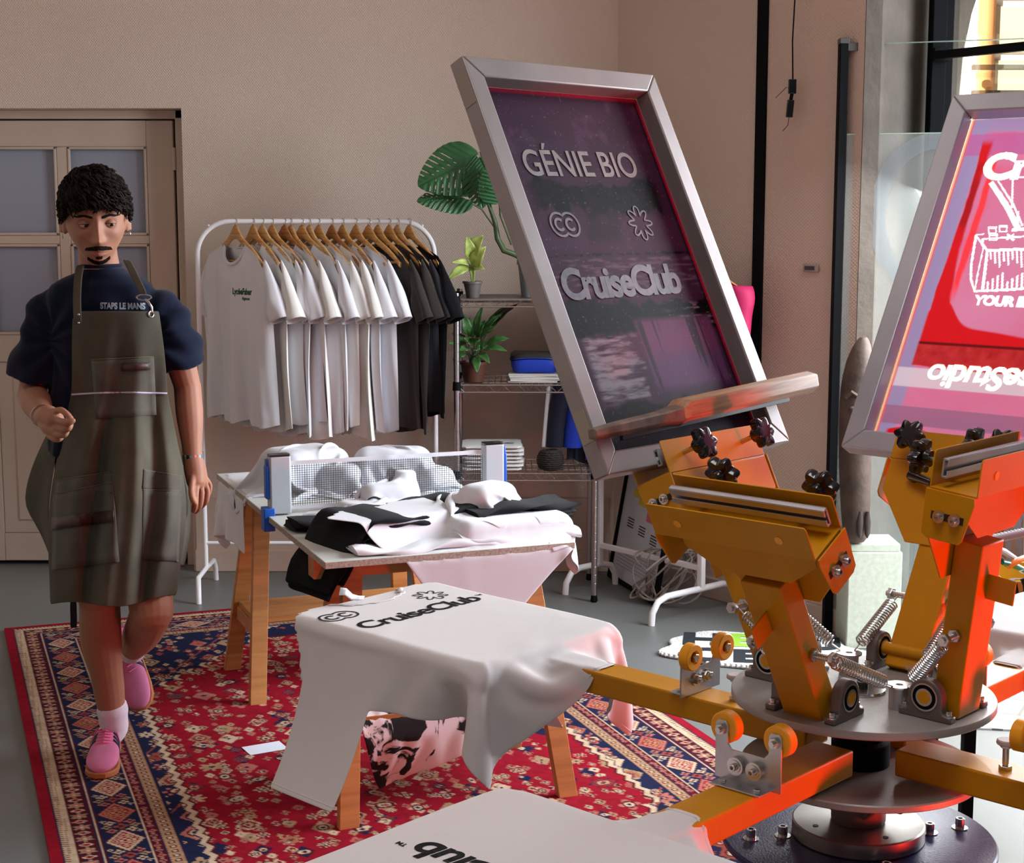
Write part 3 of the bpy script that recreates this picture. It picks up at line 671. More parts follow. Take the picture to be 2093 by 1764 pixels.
O=g_m@Vector((-.193,.038,-.0535)); f=paint_grid('mesh_fabric',O,g_m.col[0].xyz,g_m.col[1].xyz,.442,.674,.0017,paint_genie,gm1,g_t)
lt=mat('open_mesh_pale','#837d7a',.5,var=.18,vscale=60)
def put(txt,m,n,p0,p1,htop,bold=.02,shear=0,mtl=lt,parent=None,name='lettering',space=1.0,label=None,flip=1):
    a=loc(m,*p0,n);b=loc(m,*p1,n);c=loc(m,*htop,n); u=Vector((b[0]-a[0],b[1]-a[1],0)); w=u.length;u.normalize();v=Vector((-u.y,u.x,0))*flip
    h=abs((Vector((c[0],c[1],0))-Vector((a[0],a[1],0))).dot(v)); mb=text_mb(txt,h/.70,(a[0],a[1],n),u,v,bold,shear,space=space,width=w)
    return build(name,mb,mtl,parent,smooth=False)
n=-.0528
put('GÉNIE BIO',g_m,n,(1077,358),(1306,362),(1068,305),.012,parent=g_t)
put('CruiseClub',g_m,n,(1155,612),(1395,596),(1148,550),.035,.12,mtl=mat('smeared_mesh','#524957',.45,var=.45,vscale=45),parent=g_t,space=.9)
dim=mat('dim_open_mesh','#665c67',.5,var=.25,vscale=50)
c=loc(g_m,1155,459,n); l=MB(); cc_logo(l,.052,(c[0],c[1],n),(1,0,0),(0,1,0)); build('ring_emblem',l,dim,g_t,smooth=False)
c=loc(g_m,1309,456,n); l=MB(); flower_logo(l,.068,(c[0],c[1],n),(1,0,0),(0,1,0)); build('flower_emblem',l,dim,g_t,smooth=False)
# pieces of tape on the frame side
tp=mat('masking_tape','#9a8c7d',.7)
for (a,b) in ((.060,.115),(.665,.725)): build('tape',MB().box((-.2314,(a+b)/2,-.038),(.001,b-a,.026)),tp,g_t)
build('label_holder',MB().box((-.005,.0195,-.0195),(.026,.022,.002)),'alu',g_t,bevel=.0005)
# squeegee resting on the bottom of the purple screen
sq=thing('squeegee','worn wooden squeegee resting on the lower edge of the purple screen','squeegee',mtx=g_m@Matrix.Translation((.06,.088,-.004))@Matrix.Rotation(R(2.5),4,'Z')@Matrix.Rotation(R(20),4,'X'))
sw=woodmat('squeegee_wood','#b58a68','#8f6a50',5,.55,(1.5,20,20))
pr=[(-.020,-.018),(.016,-.018),(.020,.004),(.014,.024),(-.010,.026),(-.021,.012)]
rings=[]
for x,k in ((.330,.86),(.320,1),(-.075,1),(-.090,.9),(-.13,.7),(-.24,.62),(-.31,.45)): rings.append([Vector((x,a*k-(.008 if x<-.08 else 0),b*k-(.004 if x<-.08 else 0))) for a,b in pr])
build('handle',MB().loft(rings[:4]),sw,sq,bevel=.002)
build('wrapped_end',MB().loft(rings[3:]),mat('inked_wood','#6d5a50',.5,var=.5,vscale=30),sq,bevel=.002)
build('blade',MB().box((.02,-.024,-.010),(.50,.014,.007)),mat('inked_rubber','#1c1418',.35),sq,bevel=.001)
# ---- red screen
r_t,r_m=screen('printing_screen','aluminium-framed screen with bright red ink on pink mesh, lit from behind by the street',(.762,2.62,1.211),45.9,60.8,-.250,.250,.738,.038,-.055,-.021)
def paint_red(X,Y):
    x=X-.212;y=Y+.038
    n1=vnoise(x*7,y*7,41);n2=vnoise(x*40,y*12,42);n4=vnoise(x*90,y*90,44,3)
    C=mixc(hexc('#b8748f'),hexc('#b35574'),n1); red=hexc('#b30812'); dred=hexc('#7c060c'); lav=hexc('#857594'); wht=hexc('#b9acb0')
    C=mixc(C,hexc('#c93550'),ss(.62,.70,n1)*ss(.3,.5,y)*.5)
    e=x+.212   # distance from the left inner edge
    C=mixc(C,lav,(1-ss(.035,.042,e))*1.0); C=mixc(C,lav,ss(.665,.675,y)*.9); C=mixc(C,hexc('#a05080'),ss(.62,.622,y)*(1-ss(.665,.67,y))*.8)
    wob=(n2-.5)*.012
    le=.040+.02*ss(.3,.65,y)*0+wob; k=ss(le-.003,le,e)*(1-ss(le+.022+.012*np.sin(y*9),le+.030+.012*np.sin(y*9),e))*ss(.24,.26,y)*(1-ss(.64,.66,y)); C=mixc(C,red,k); C=mixc(C,dred,k*ss(.5,.7,n2)*.7); C=mixc(C,hexc('#d63038'),ss(le+.024,le+.028,e)*(1-ss(le+.036,le+.042,e))*ss(.3,.36,y)*(1-ss(.6,.64,y)))
    pool=.262+.055*np.exp(-((e-.06)/.035)**2)-.03*ss(.1,.4,e)
    k=ss(.180,.184,y+wob)*(1-ss(pool-.002,pool+.003,y))*ss(.03,.036,e); C=mixc(C,red,k); C=mixc(C,mixc(dred,hexc('#a83030'),n4),k*(1-ss(.225,.228,y))*.8); C=mixc(C,hexc('#500308'),ss(.226,.228,y)*(1-ss(.231,.234,y))*k)
    k=ss(.140,.142,y-.0)*(1-ss(.178,.180,y))*ss(.0,.006,e); C=mixc(C,wht,k*.85)
    k=ss(.066,.068,y)*(1-ss(.102,.104,y)); C=mixc(C,hexc('#87566f'),k*.9)
    k=(1-ss(.052-.02*ss(.02,.4,e)+.012*np.exp(-((e-.07)/.04)**2),.055-.02*ss(.02,.4,e)+.012*np.exp(-((e-.07)/.04)**2),y))*ss(.02,.03,e+wob); C=mixc(C,red,k)
    C=mixc(C,hexc('#d9a06a'),(1-ss(.003,.004,e))*1.); C=mixc(C,hexc('#c05060'),ss(.003,.004,e)*(1-ss(.007,.009,e))*.8)
    return C
rmm=mat('pink_mesh','#d98aa8',.4,attr='paint',bump=(900,.2),bdist=.0006)
n_=rmm.node_tree.nodes;l_=rmm.node_tree.links; at=[q for q in n_ if q.type=='ATTRIBUTE'][0]; at_red=at; tr=n_.new('ShaderNodeBsdfTranslucent'); l_.new(at.outputs['Color'],tr.inputs[0]); mx=n_.new('ShaderNodeMixShader'); mx.inputs[0].default_value=.55
l_.new(n_['Principled BSDF'].outputs[0],mx.inputs[1]); l_.new(tr.outputs[0],mx.inputs[2]); l_.new(mx.outputs[0],n_['Material Output'].inputs[0])
wl_=mat('lit_open_mesh','#f4ead8',.5); n_=wl_.node_tree.nodes;l_=wl_.node_tree.links; tr=n_.new('ShaderNodeBsdfTranslucent'); tr.inputs[0].default_value=(.98,.92,.82,1); tq=n_.new('ShaderNodeBsdfTransparent'); mx=n_.new('ShaderNodeMixShader'); mx.inputs[0].default_value=.45
l_.new(tq.outputs[0],mx.inputs[1]); l_.new(tr.outputs[0],mx.inputs[2]); l_.new(mx.outputs[0],n_['Material Output'].inputs[0])
a=loc(r_m,2003,365,n)
Xl=a[0]
def rt(txt,x,y,size,**k): 
    return build('lettering',text_mb(txt,size,(x,y,n),(1,0,0),(0,1,0),k.get('bold',.03),k.get('shear',0),space=k.get('space',.95),width=k.get('width')),wl_,r_t,smooth=False)
rt('Cruise',Xl,a[1],.075,bold=.05,width=.22)
b=loc(r_m,1990,622,n); rt('YOUR IDEAS',b[0],b[1],.026,bold=.05,width=.155)
# mirrored lower wordmark, upside down as printed
c=loc(r_m,1905,745,n); d=loc(r_m,2093,760,n)
build('lettering',text_mb('CruiseStudio',.062,(c[0]+.30,c[1]+.006,n),(-1,-.02,0),(.02,-1,0),.03,.15,space=.92,width=.30),wl_,r_t,smooth=False)
# line drawing of a rubbish-bin like box with paint pots and a squeegee
dr_=MB()
def Q(px,py): return loc(r_m,px,py,n)
def line(pts,w=.0022,closed=False): ribbon(dr_,[Q(*p) for p in pts],w,(0,0,n),(1,0,0),(0,1,0),closed)
line([(1995,480),(1985,540),(1984,570),(1992,595),(2060,592),(2110,588)],.004); line([(1995,480),(2012,478)]); line([(2008,488),(2110,482)],.003); line([(2018,512),(2008,500),(2008,488)],.004)
line([(1995,480),(2010,505),(1998,560),(1992,595)]); line([(2018,512),(2012,560),(2008,592)],.005); line([(2018,512),(2110,508)],.005)
for i in range(9): line([(2024+9*i,512),(2025+9*i,530+((i*7)%5)*4)],.0022)
for i in range(8): line([(2018+10*i,591),(2019+10*i,575-((i*5)%4)*6)],.0028)
for (x,y) in ((2028,470),(2050,466),(2030,484)):
    line([(x-8,y-6),(x+8,y-6),(x+7,y+7),(x-7,y+7)],.0026,True); line([(x-8,y-3),(x+8,y-3)])
line([(2058,490),(2072,478)],.003); line([(2058,478),(2072,491)],.003)
line([(2025,372),(2060,425),(2082,470)],.010); line([(2040,370),(2072,420),(2090,462)],.003)
line([(2070,362),(2068,425)],.003); line([(2070,362),(2110,362)],.003); line([(2080,432),(2080,470)],.004); line([(2068,470),(2110,466)],.006)
ld=build('line_drawing',dr_,wl_,r_t,smooth=False)
tv_=[];tf_=[]
for q in [x for x in r_t.children if x.name.startswith(('lettering','line_drawing'))]:
    k0=len(tv_); tv_+=[tuple(v.co) for v in q.data.vertices]; tf_+=[tuple(k0+i for i in f.vertices) for f in q.data.polygons]
hb_=BVHTree.FromPolygons(tv_,tf_)
def red_alpha(X,Y):
    C=paint_red(X,Y); al=np.ones(X.shape); dn_=Vector((0,0,-1))
    for j in range(X.shape[0]):
        for i in range(X.shape[1]):
            if hb_.ray_cast(Vector((X[j,i]-.212,Y[j,i]+.038,.1)),dn_)[0] is not None: al[j,i]=0
    return np.concatenate([C,al[...,None]],-1)
m_n=rmm.node_tree.nodes;m_l=rmm.node_tree.links; out_=m_n['Material Output']; src=out_.inputs[0].links[0].from_socket; tp_=m_n.new('ShaderNodeBsdfTransparent'); m2=m_n.new('ShaderNodeMixShader')
m_l.new(at_red.outputs['Alpha'],m2.inputs[0]); m_l.new(tp_.outputs[0],m2.inputs[1]); m_l.new(src,m2.inputs[2]); m_l.new(m2.outputs[0],out_.inputs[0])
O=r_m@Vector((-.212,.038,-.0535)); paint_grid('mesh_fabric',O,r_m.col[0].xyz,r_m.col[1].xyz,.424,.662,.0016,red_alpha,rmm,r_t)
# ======================= oriental rug
RO=Vector((-1.985,5.955,0)); RU=Vector((.937,.35,0)).normalized(); RV=Vector((.35,-.937,0)).normalized(); RW,RL=1.985,3.6
rug=thing('rug','large red and navy oriental rug with diamond borders spread on the grey floor','rug',RO)
def paint_rug(X,Y):
    c={k:hexc(v) for k,v in dict(red='#8f0f24',dred='#54101f',navy='#1c2140',cream='#c7ae92',sand='#a98868',pink='#b0695e',rust='#94463a').items()}
    dU=np.minimum(X,RW-X); dV=np.minimum(Y,RL-Y); d=np.minimum(dU,dV)
    t=np.where(dU<dV,Y,X)          # coordinate along the border
    cell=lambda a,p:(np.floor(a/p),(a/p)%1-.5)
    C=np.broadcast_to(c['red'],X.shape+(3,)).copy()
    def put(mask,col): C[mask]=c[col]
    inb=d<.327
    # background of the bands
    put((d>=.030)&(d<.058),'cream'); put((d>=.030)&(d<.058)&(((t/.014)%1-.5)*1.0>((d-.030)/.028-.5)*.9)&(((t/.014)%1)<.5+(d-.03)/.056),'dred'); put((d>=.030)&(d<.033),'navy')
    put((d>=.058)&(d<.066),'cream'); put((d>=.060)&(d<.062),'navy')
    put((d>=.066)&(d<.122),'dred'); 
    i,f=cell(t,.082); q=(d-.094)/.024; a=f*.082/.024
    r=np.hypot(a,q*.95); ang=np.arctan2(q,a)
    m=(d>=.066)&(d<.122); put(m&(r<.95+.15*np.cos(6*ang)),'navy'); put(m&(r<.78+.18*np.cos(6*ang)),'sand'); put(m&(r<.5),'pink'); put(m&(r<.25),'cream')
    i2,f2=cell(t+.041,.082); a2=f2*.082/.016; r2=np.abs(a2)+np.abs(q); put(m&(r2<.9),'cream'); put(m&(r2<.55),'red')
    put((d>=.122)&(d<.128),'navy'); put((d>=.128)&(d<.133),'cream'); put((d>=.133)&(d<.138),'dred')
    m=(d>=.138)&(d<.246); put(m,'navy')
    i,f=cell(t,.200); a=f*.2/.075; q=(d-.192)/.050; r=np.abs(a)+np.abs(q); alt=(i%2==0)
    put(m&(r<1.06),'dred'); put(m&(r<.98)&alt,'pink'); put(m&(r<.98)&~alt,'cream'); put(m&(r<.78),'red')
    g=((np.abs(a)*5%1)<.45)^((np.abs(q)*4%1)<.4); put(m&(r<.70)&g,'cream'); put(m&(r<.70)&g&alt,'sand')
    _,fb=cell(t+.1,.2); ab=fb*.2; qb=d-.192
    for (ox,oy,s,co) in ((0,0,.02,'rust'),(.028,.026,.015,'cream'),(-.028,.026,.015,'pink'),(.028,-.026,.015,'pink'),(-.028,-.026,.015,'cream'),(0,.038,.014,'sand'),(0,-.038,.014,'sand'),(.045,.044,.009,'cream'),(-.045,-.044,.009,'cream')):
        rr=np.hypot(ab-ox,qb-oy); an=np.arctan2(qb-oy,ab-ox); k=m&(rr<s*(.8+.25*np.cos(4*an)))&(r>1.1); put(k,co); put(k&(rr<s*.35),'dred')
    put((d>=.246)&(d<.251),'cream'); m=(d>=.251)&(d<.279); put(m,'dred'); i,f=cell(t,.034); put(m&(np.abs(f*.034)+np.abs(d-.265)<.012),'pink'); put(m&(np.abs(f*.034)+np.abs(d-.265)<.005),'navy'); _,f=cell(t+.017,.034); put(m&(np.abs(f*.034)+np.abs(d-.265)<.004),'cream')
    put((d>=.279)&(d<.283),'navy'); m=(d>=.283)&(d<.321); put(m,'sand'); i,f=cell(t,.030); w=np.hypot(f*.03,d-.302); put(m&(w<.010),'dred'); put(m&(w<.006),'cream'); put(m&(np.abs(((t/.015)%1-.5))<.14)&(np.abs(d-.302)>.012),'rust')
    put((d>=.321)&(d<.327),'navy')
    # field
    xu=X-RW/2; yv=Y-RL/2; F=~inb; put(F,'navy')
    st=.062; step=np.floor(np.abs(yv)/st)*st; tri=np.abs(((yv/st)%1)-.5)*.05
    hexw=np.minimum(.60,.60-(step-.70)*.9); ax=np.abs(xu)
    s2=np.abs(xu)+tri*.6
    red=F&(s2<hexw)&(np.abs(yv)<1.30); put(F&(s2<hexw+.026)&(np.abs(yv)<1.32),'cream'); put(F&(s2<hexw+.008)&(np.abs(yv)<1.32),'dred'); put(red,'red')
    # motifs scattered on a jittered lattice
    rng=np.random.RandomState(5)
    for p,cols,zone,smin in ((.092,('cream','sand','navy','pink'),red,.5),(.105,('cream','rust','pink','sand'),F&~(s2<hexw+.03),.6),(.046,('cream','sand','pink'),red,.3),(.05,('sand','rust','cream'),F&~(s2<hexw+.03),.3)):
        ii=np.floor(X/p).astype(int);jj=np.floor((Y+ (ii%2)*p/2)/p).astype(int); J=rng.rand(80,120,5); g=J[ii%80,jj%120]
        fx=X-(ii+.5)*p-(g[...,0]-.5)*p*.3; fy=Y+(ii%2)*p/2-(jj+.5)*p-(g[...,1]-.5)*p*.3
        rr=np.hypot(fx*(1.5-.8*g[...,3]),fy); an=np.arctan2(fy,fx); s=p*(.24+.2*g[...,2]); kk=np.where(g[...,3]>.5,8,4)
        sh=rr<s*(.78+.22*np.cos(kk*an)); dm=(np.abs(fx)+np.abs(fy)*.7)<s*.95; sh=np.where(g[...,4]>.6,dm,sh)
        sh&=g[...,4]>(.12 if p>.06 else .42)
        for n_,co in enumerate(cols): put(zone&sh&((g[...,2]*97%1*len(cols)).astype(int)==n_),co)
        put(zone&sh&(rr<s*.62)&(g[...,0]>.35),'dred'); put(zone&sh&(rr<s*.42)&(g[...,0]>.35),'cream'); put(zone&sh&(rr<s*.2),'navy')
        grid_=((fx/.011)%1<.5)^((fy/.011)%1<.5); put(zone&sh&(g[...,1]>.75)&grid_&(rr<s*.8),'rust')
    ln=np.abs(((xu+yv*.6)/.30)%1-.5); put(F&~(s2<hexw+.03)&(ln<.012),'rust')
    n=vnoise(X*60,Y*60,61,3)[...,None]; return C*(.72+.4*n)
rm=mat('rug_pile','#902030',.95,attr='paint',bump=(500,.6),spec=.1,bdist=.003)
O=RO+Vector((0,0,.012)); paint_grid('pile',O,RU,RV,RW,RL,.0046,paint_rug,rm,rug)
b=MB(); 
P=[RO,RO+RU*RW,RO+RU*RW+RV*RL,RO+RV*RL]; b.prism([(p.x,p.y) for p in P],.001,.0115); build('backing',b,mat('rug_edge','#8c1024',.95,bump=(400,.4)),rug,world=True,smooth=False)
# ---- white tufted mat with green and black letters
mat_t=thing('tufted_mat','small white shaggy mat with green and black letters on the floor by the glass door','mat',(.90,5.66,0))
out=[]
for t in np.linspace(0,2*math.pi,90,endpoint=False): 
    r=1+.06*math.cos(5*t+1)+.04*math.cos(9*t); out.append((.36*r*math.cos(t)+.03,.24*r*math.sin(t)))
mrot=Matrix.Rotation(R(-8),4,'Z')
tuft=mat('white_tuft','#e9e9e6',.95,bump=(160,1.0),bdist=.01); b=MB(); b.prism(out,.001,.016,mrot); rng=random.Random(3)
for t in np.linspace(0,2*math.pi,110,endpoint=False):
    r=1+.06*math.cos(5*t+1)+.04*math.cos(9*t); b.ball((.36*r*math.cos(t)+.03,.24*r*math.sin(t),.009),(.010,.010,.008),mrot,6,4)
build('tufting',b,tuft,mat_t)
for txt,y,sz,co,x in (('H',.015,.20,'#1d2328',-.27),('E',.02,.20,'#8fc63e',-.10),('LU',.015,.20,'#1d2328',.05),('C',-.185,.19,'#1d2328',-.26),('EGU',-.19,.19,'#1d2328',-.08)):
    build('letter_tufting',text_mb(txt,sz*1.15,mrot@Vector((x,y,.0175)),mrot@Vector((1,0,0)),mrot@Vector((0,1,0)),.05),mat('tuft_'+co[1:],co,.95),mat_t,smooth=False)
# ======================= clothes rails, hangers and hanging shirts
def pxyz(px,py,Y): return PY(px,py,Y)
YR=6.60
rack=thing('clothes_rail','white tubular clothes rail by the back wall, full of white and black t-shirts','clothes rail',(-.82,YR,0))
zt=1.585; xl_,xr_=-1.318,-.325; r0=.14
pts=[(xl_,YR,.10)]+[(xl_,YR,zt-r0)]+[(xl_+r0*(1-math.cos(t)),YR,zt-r0+r0*math.sin(t)) for t in np.linspace(.15,math.pi/2,10)]+[(xr_-r0*(1-math.cos(t)),YR,zt-r0+r0*math.sin(t)) for t in np.linspace(math.pi/2,.15,10)]+[(xr_,YR,zt-r0),(xr_,YR,.10)]
build('hoop',MB().tube(pts,.0105,14),'whitep',rack,world=True)
build('cross_bar',MB().cyl((xl_,YR,.215),(xr_,YR,.215),.008,12),'whitep',rack,world=True)
for x in (xl_,xr_):
    ft=[(x+.01,YR-.22,.0),(x+.008,YR-.21,.06),(x,YR-.17,.10),(x,YR,.105),(x,YR+.17,.10),(x,YR+.21,.06),(x,YR+.22,.0)]
    build('foot',MB().tube(ft,.011,12),'whitep',rack,world=True)
    build('knob',MB().ball((x+(.05 if x<-.8 else -.05),YR,zt+.012-.03),.006),'whitep',rack,world=True)
hx=[481,517,536,556,581,594,617,632,651,678,700,727,753,772,795,812,836]
HD=R(-50)
def hanger_mesh(par,dark,tilt=0):
    m='beech' if not dark else dark
    b=MB(); rings=[]
    for t in np.linspace(-1,1,29):
        x=.215*t; z=-.075+.028-.105*abs(t)**1.55+.03*math.exp(-(t/.18)**2)-.0; hgt=.018-.006*abs(t)+.016*math.exp(-(t/.16)**2); w=.0075+.0015*abs(t)
        rings.append([Vector((x,w*math.cos(a),z+hgt*.9*math.sin(a))) for a in np.linspace(0,2*math.pi,12,endpoint=False)])
    b.loft(rings); build('wooden_bar',b,m,par)
    build('trouser_rod',MB().cyl((-.185,0,-.142),(.185,0,-.142),.0055,10),m,par)
    hk=[(0,0,-.02),(0,0,-.005)]+[(.016*math.sin(a)*1.0+.0,0,.013-.016*math.cos(a)+.01) for a in np.linspace(0,.4,3)]+[(.0165*math.cos(a),0,.020+.0165*math.sin(a)) for a in np.linspace(-.5,math.pi+.3,12)]
    build('hook',MB().tube([(0,0,-.03),(0,0,-.008),(.003,0,-.002)]+hk[5:],.0016,8),'steel',par)
HZ=-.0315   # the hook's crown sits on the bar
def hanger(i,x,rz,dark=None,lab=None):
    m4=Matrix.Translation((x,YR,zt+.0105-.035))@Matrix.Rotation(rz,4,'Z')
    t=thing('clothes_hanger',lab,'hanger',mtx=m4,group='wooden hangers on the clothes rail'); hanger_mesh(t,dark); return t,m4
def shirt_mesh(rs,wd=.265,ln=.70,th=.034,seed=0):
    """hanging t-shirt in the hanger's frame: body, sleeves (neck at z=-.06)"""
    nu,nv=61,60; ph=[rs.uniform(0,6.28) for _ in range(6)]
    body=MB(); zt_=-.056
    def top(x,front):
        ax=abs(x)
        if ax<.088: 
            dip=(.085 if front else .022)*math.sqrt(max(0,1-(ax/.088)**2)); return zt_-.012-dip
        return zt_-.012-.44*(ax-.088)-.8*max(0,ax-.20)
    def pt(u,v,front):
        x=wd*u; t=top(x,front); ax=abs(u)
        x=x*(1-.03*math.sin(v*3)); z=t*(v)+(-.075-ln)*(1-v)
        env=math.sqrt(max(0,1-u**2)); low=(1-v)
        y=th*env*(.55+.45*min(1,v*1.6))*(1-.5*ss(.86,1,v))
        fold=.016*low**.8*math.sin(u*9+ph[0]+1.2*math.sin(v*2.5+ph[1]))+.009*low*math.sin(u*17+ph[2])+.004*math.sin(u*31+ph[3]+v*3)*low
        drag=.006*math.sin(9*(abs(u)*.9+v*.8)+ph[4])*v
        y=(y*(1+low*.3)+ (drag if front else -drag))
        y=max(y,.004*env+.0015) if ax<.999 else .0
        zz=z-.012*math.sin(u*8+ph[5])*low**3
        return Vector((x,(-y if front else y)+fold,zz))
    for front in (True,False): body.grid([[pt(-1+2*i/(nu-1),j/(nv-1),front) for i in range(nu)] for j in range(nv)])
    sl=[]
    for s in (-1,1):
        b=MB(); rings=[]; N=16; spread=.095 if s>0 else .045
        for j in range(N+1):
            q=j/N; tk=.010+.022*math.sin(min(1,q*1.4)*1.6)+.003*math.sin(q*9+ph[1])
            # the sleeve's upper edge runs on from the shoulder, its lower edge starts at the armpit
            up=Vector((s*(wd*.80+(wd*.20+spread)*q),0,-.108-.02-.60*(wd*.2+spread)*q-.135*q**1.3)); lo=Vector((s*(wd*.93+(spread-.075)*q),0,-.315-.075*q))
            c=(up+lo)/2; h=(up-lo)/2; ring=[]
            for k in range(28):
                an=2*math.pi*k/28; e=math.cos(an); f=tk*math.sin(an)*(1+.18*math.sin(3*an+ph[0]+q*4)+.1*math.sin(5*an+ph[3]))
                ring.append(c+h*e+Vector((0,f,0)))
            rings.append(ring)
        b.loft(rings,cap=False); sl.append(b)
    col=MB(); pts=[]
    for k in range(40):
        a=2*math.pi*k/40; x=.088*math.cos(a); f=math.sin(a)<0; z=top(x,f); pts.append(Vector((x,(.030)*math.sin(a)*(1 if not f else .9),z)))
    col.tube(pts,.0075,8,closed=True,flat=1)
    return body,sl,col
darkwood=woodmat('hanger_wood_reddish','#a9713c','#8a5528',9); pale=woodmat('hanger_wood_pale','#cfa877','#b08a58',9)
offw=mat('off_white_cotton','#dcdad6',.88,bump=(500,.3),sheen=.15,bdist=.001); brn=mat('dark_brown_cotton','#2a221f',.9,bump=(500,.3),sheen=.2); nv=mat('dark_navy_cotton','#13151f',.9,bump=(500,.3),sheen=.2)
def plac(i,n): return 'counted from the left' 
ordn=['first','second','third','fourth','fifth','sixth','seventh','eighth','ninth','tenth','eleventh','twelfth','thirteenth','fourteenth','fifteenth','sixteenth','seventeenth']
kind=['w']*12+['bare','bare']+['br','nv','bk']
kind=['w','w','w','w','w','w','w','w','w','w','w','bare','bare','wl','br','nv','bk']
protos={}
for i,px in enumerate(hx):
    x=PY(px,455,YR).x; rs=random.Random(50+i); rz=HD+R(rs.uniform(-4,4))
    if i==12: rz=R(-48)
    wood={2:pale,3:None,4:darkwood,7:pale,9:darkwood,12:None,15:pale}.get(i,None)
    lab='wooden hanger on the white rail, %s from the left'%ordn[i]
    if i==12: lab='bare wooden hanger turned outward between the white and the dark shirts on the rail'
    t,m4=hanger(i,x,rz,wood,lab)
    order=['w']*14
    if i in (12,): continue
    k='w' if i<12 else {13:'br',14:'br2',15:'nv',16:'bk'}[i]
    mm={'w':offw if i in (1,5,8,9) else 'white_cotton','br':brn,'br2':brn,'nv':nv,'bk':'black_cotton'}[k]
    if i==0: lab='white t-shirt with small green chest print, hanging at the left end of the rail'
    elif k=='w': lab='plain white t-shirt hanging on the %s hanger from the left of the rail'%ordn[i]
    else: lab={'br':'dark brown t-shirt hanging right after the white shirts on the rail','br2':'dark brown t-shirt hanging second after the white shirts on the rail','nv':'dark navy t-shirt hanging next to last on the rail','bk':'black t-shirt hanging last, at the right end of the rail'}[k]
    big=(i==0); sh=thing('t_shirt',lab,'t-shirt',mtx=m4@Matrix.Translation((0,0,.0)),group='t-shirts on the clothes rail')
    ln=.70+rs.uniform(-.03,.04)-(0.05 if k in('nv','bk') else 0)
    body,sl,col_=shirt_mesh(rs,.285,ln+.05,.036 if big else .024)
    build('body',body,mm,sh,angle=80); 
    for s in sl: build('sleeve',s,mm,sh,angle=80,solid=.0015)
    build('collar',col_,mm,sh)
    if big:
        bv=bvh_of(body)
        for tx,sz,z,x0,w in (('LycéeFaber',.036,-.275,.045,.115),('Agence',.018,-.297,.10,.05)):
            tm=text_mb(tx,sz,(x0,-.09,z),(1,0,0),(0,0,1),.03,width=w,fine=.012); drop_on(tm,bv,.0012,(0,1,0)); build('green_print',tm,mat('green_ink','#1f6a2c',.7),sh,smooth=False)
        build('neck_label',MB().box((.0,.020,-.098),(.035,.002,.022)),mat('label_grey','#9a9fae',.7),sh)
# ---- second rail, seen end-on, with jackets
A2=PZ(1225,1132,.15); B2=PZ(1432,1240,.03); A2.z=0;B2.z=0; d2=(B2-A2).normalized(); n2=Vector((-d2.y,d2.x,0))
rack2=thing('clothes_rail','white square-tube clothes rail standing in the corner behind the purple screen','clothes rail',(A2+B2)/2)
for P in (A2,B2):
    build('post',MB().beam(P+Vector((0,0,.10)),P+Vector((0,0,1.46)),.026,.026,up=d2),'whitep',rack2,bevel=.003,world=True)
    kf,kb=(.285,.22) if P is B2 else (.20,.10)
    ft=[P-n2*kf,P-n2*(kf-.005)+Vector((0,0,.05)),P-n2*(kf-.035)+Vector((0,0,.09)),P-n2*(kf-.085)+Vector((0,0,.105))]+[P+n2*(kb-.085)+Vector((0,0,.105)),P+n2*(kb-.03)+Vector((0,0,.09)),P+n2*(kb-.005)+Vector((0,0,.05)),P+n2*kb]
    build('foot_loop',MB().tube(ft,.0135,12),'whitep',rack2,world=True)
build('lower_bar',MB().beam(A2+Vector((0,0,.19)),B2+Vector((0,0,.19)),.022,.022),'whitep',rack2,bevel=.003,world=True)
build('top_bar',MB().tube([A2+Vector((0,0,1.46)),B2+Vector((0,0,1.46))],.012,12),'whitep',rack2,world=True)
def jacket(name,lab,c,rz,mat_,w=.24,ln=.62,stripe=None,th=.06):
    m4=Matrix.Translation(c)@Matrix.Rotation(rz,4,'Z'); t=thing(name,lab,'garment',mtx=m4); rs=random.Random(int(ln*1000+w*77))
    body,sl,col_=shirt_mesh(rs,w,ln,th); build('body',body,mat_,t,angle=80); build('collar',col_,mat_,t)
    for s in (-1,1):
        rings=[]
        for j in range(16):
            q=j/15; cx=s*(w-.01+.05*q+.01*math.sin(q*8)); cz=-.10-(ln-.09)*q; rr=.062-.022*q
            rings.append([Vector((cx+rr*math.cos(a)*(1+.08*math.sin(q*14+a)),-.01-.04*q+rr*.8*math.sin(a),cz)) for a in np.linspace(0,2*math.pi,16,endpoint=False)])
        sv=build('sleeve',MB().loft(rings),mat_,t,angle=80)
        if stripe: build('sleeve_stripe',MB().tube([(s*(w+.045+.05*q),-.02-.04*q,-.14-(ln-.13)*q) for q in np.linspace(0,1,8)],.012,8,flat=.5),stripe,sv)
    h=thing('clothes_hanger','wooden hanger on the second rail, under the '+lab.split(' ')[0]+(' blue' if lab[:3]=='bri' else '')+' garment','hanger',mtx=m4); hanger_mesh(h,None); return t
hzz=1.46+.012-.035
def on2(f): p=A2+(B2-A2)*f; return Vector((p.x,p.y,hzz))
angr=math.atan2(n2.y,n2.x)
jacket('sports_jacket','navy jacket with white sleeve stripe at the far end of the second rail',on2(.03),-.12,mat('navy_jersey','#161d33',.7,bump=(300,.2)),.155,.80,stripe=mat('stripe_white','#d8d8da',.7),th=.04)
jacket('sports_jacket','bright blue garment hanging beside the navy jacket on the second rail',on2(.20)+Vector((.0,0,0)),-.45,mat('blue_jersey','#1b3fc4',.6,bump=(300,.2)),.15,.80,th=.03)
jacket('magenta_top','magenta garment on a wooden hanger beside the black wall strip',on2(.97),-.65,mat('magenta_jersey','#a3104a',.7,bump=(300,.2)),.17,.42,th=.02)
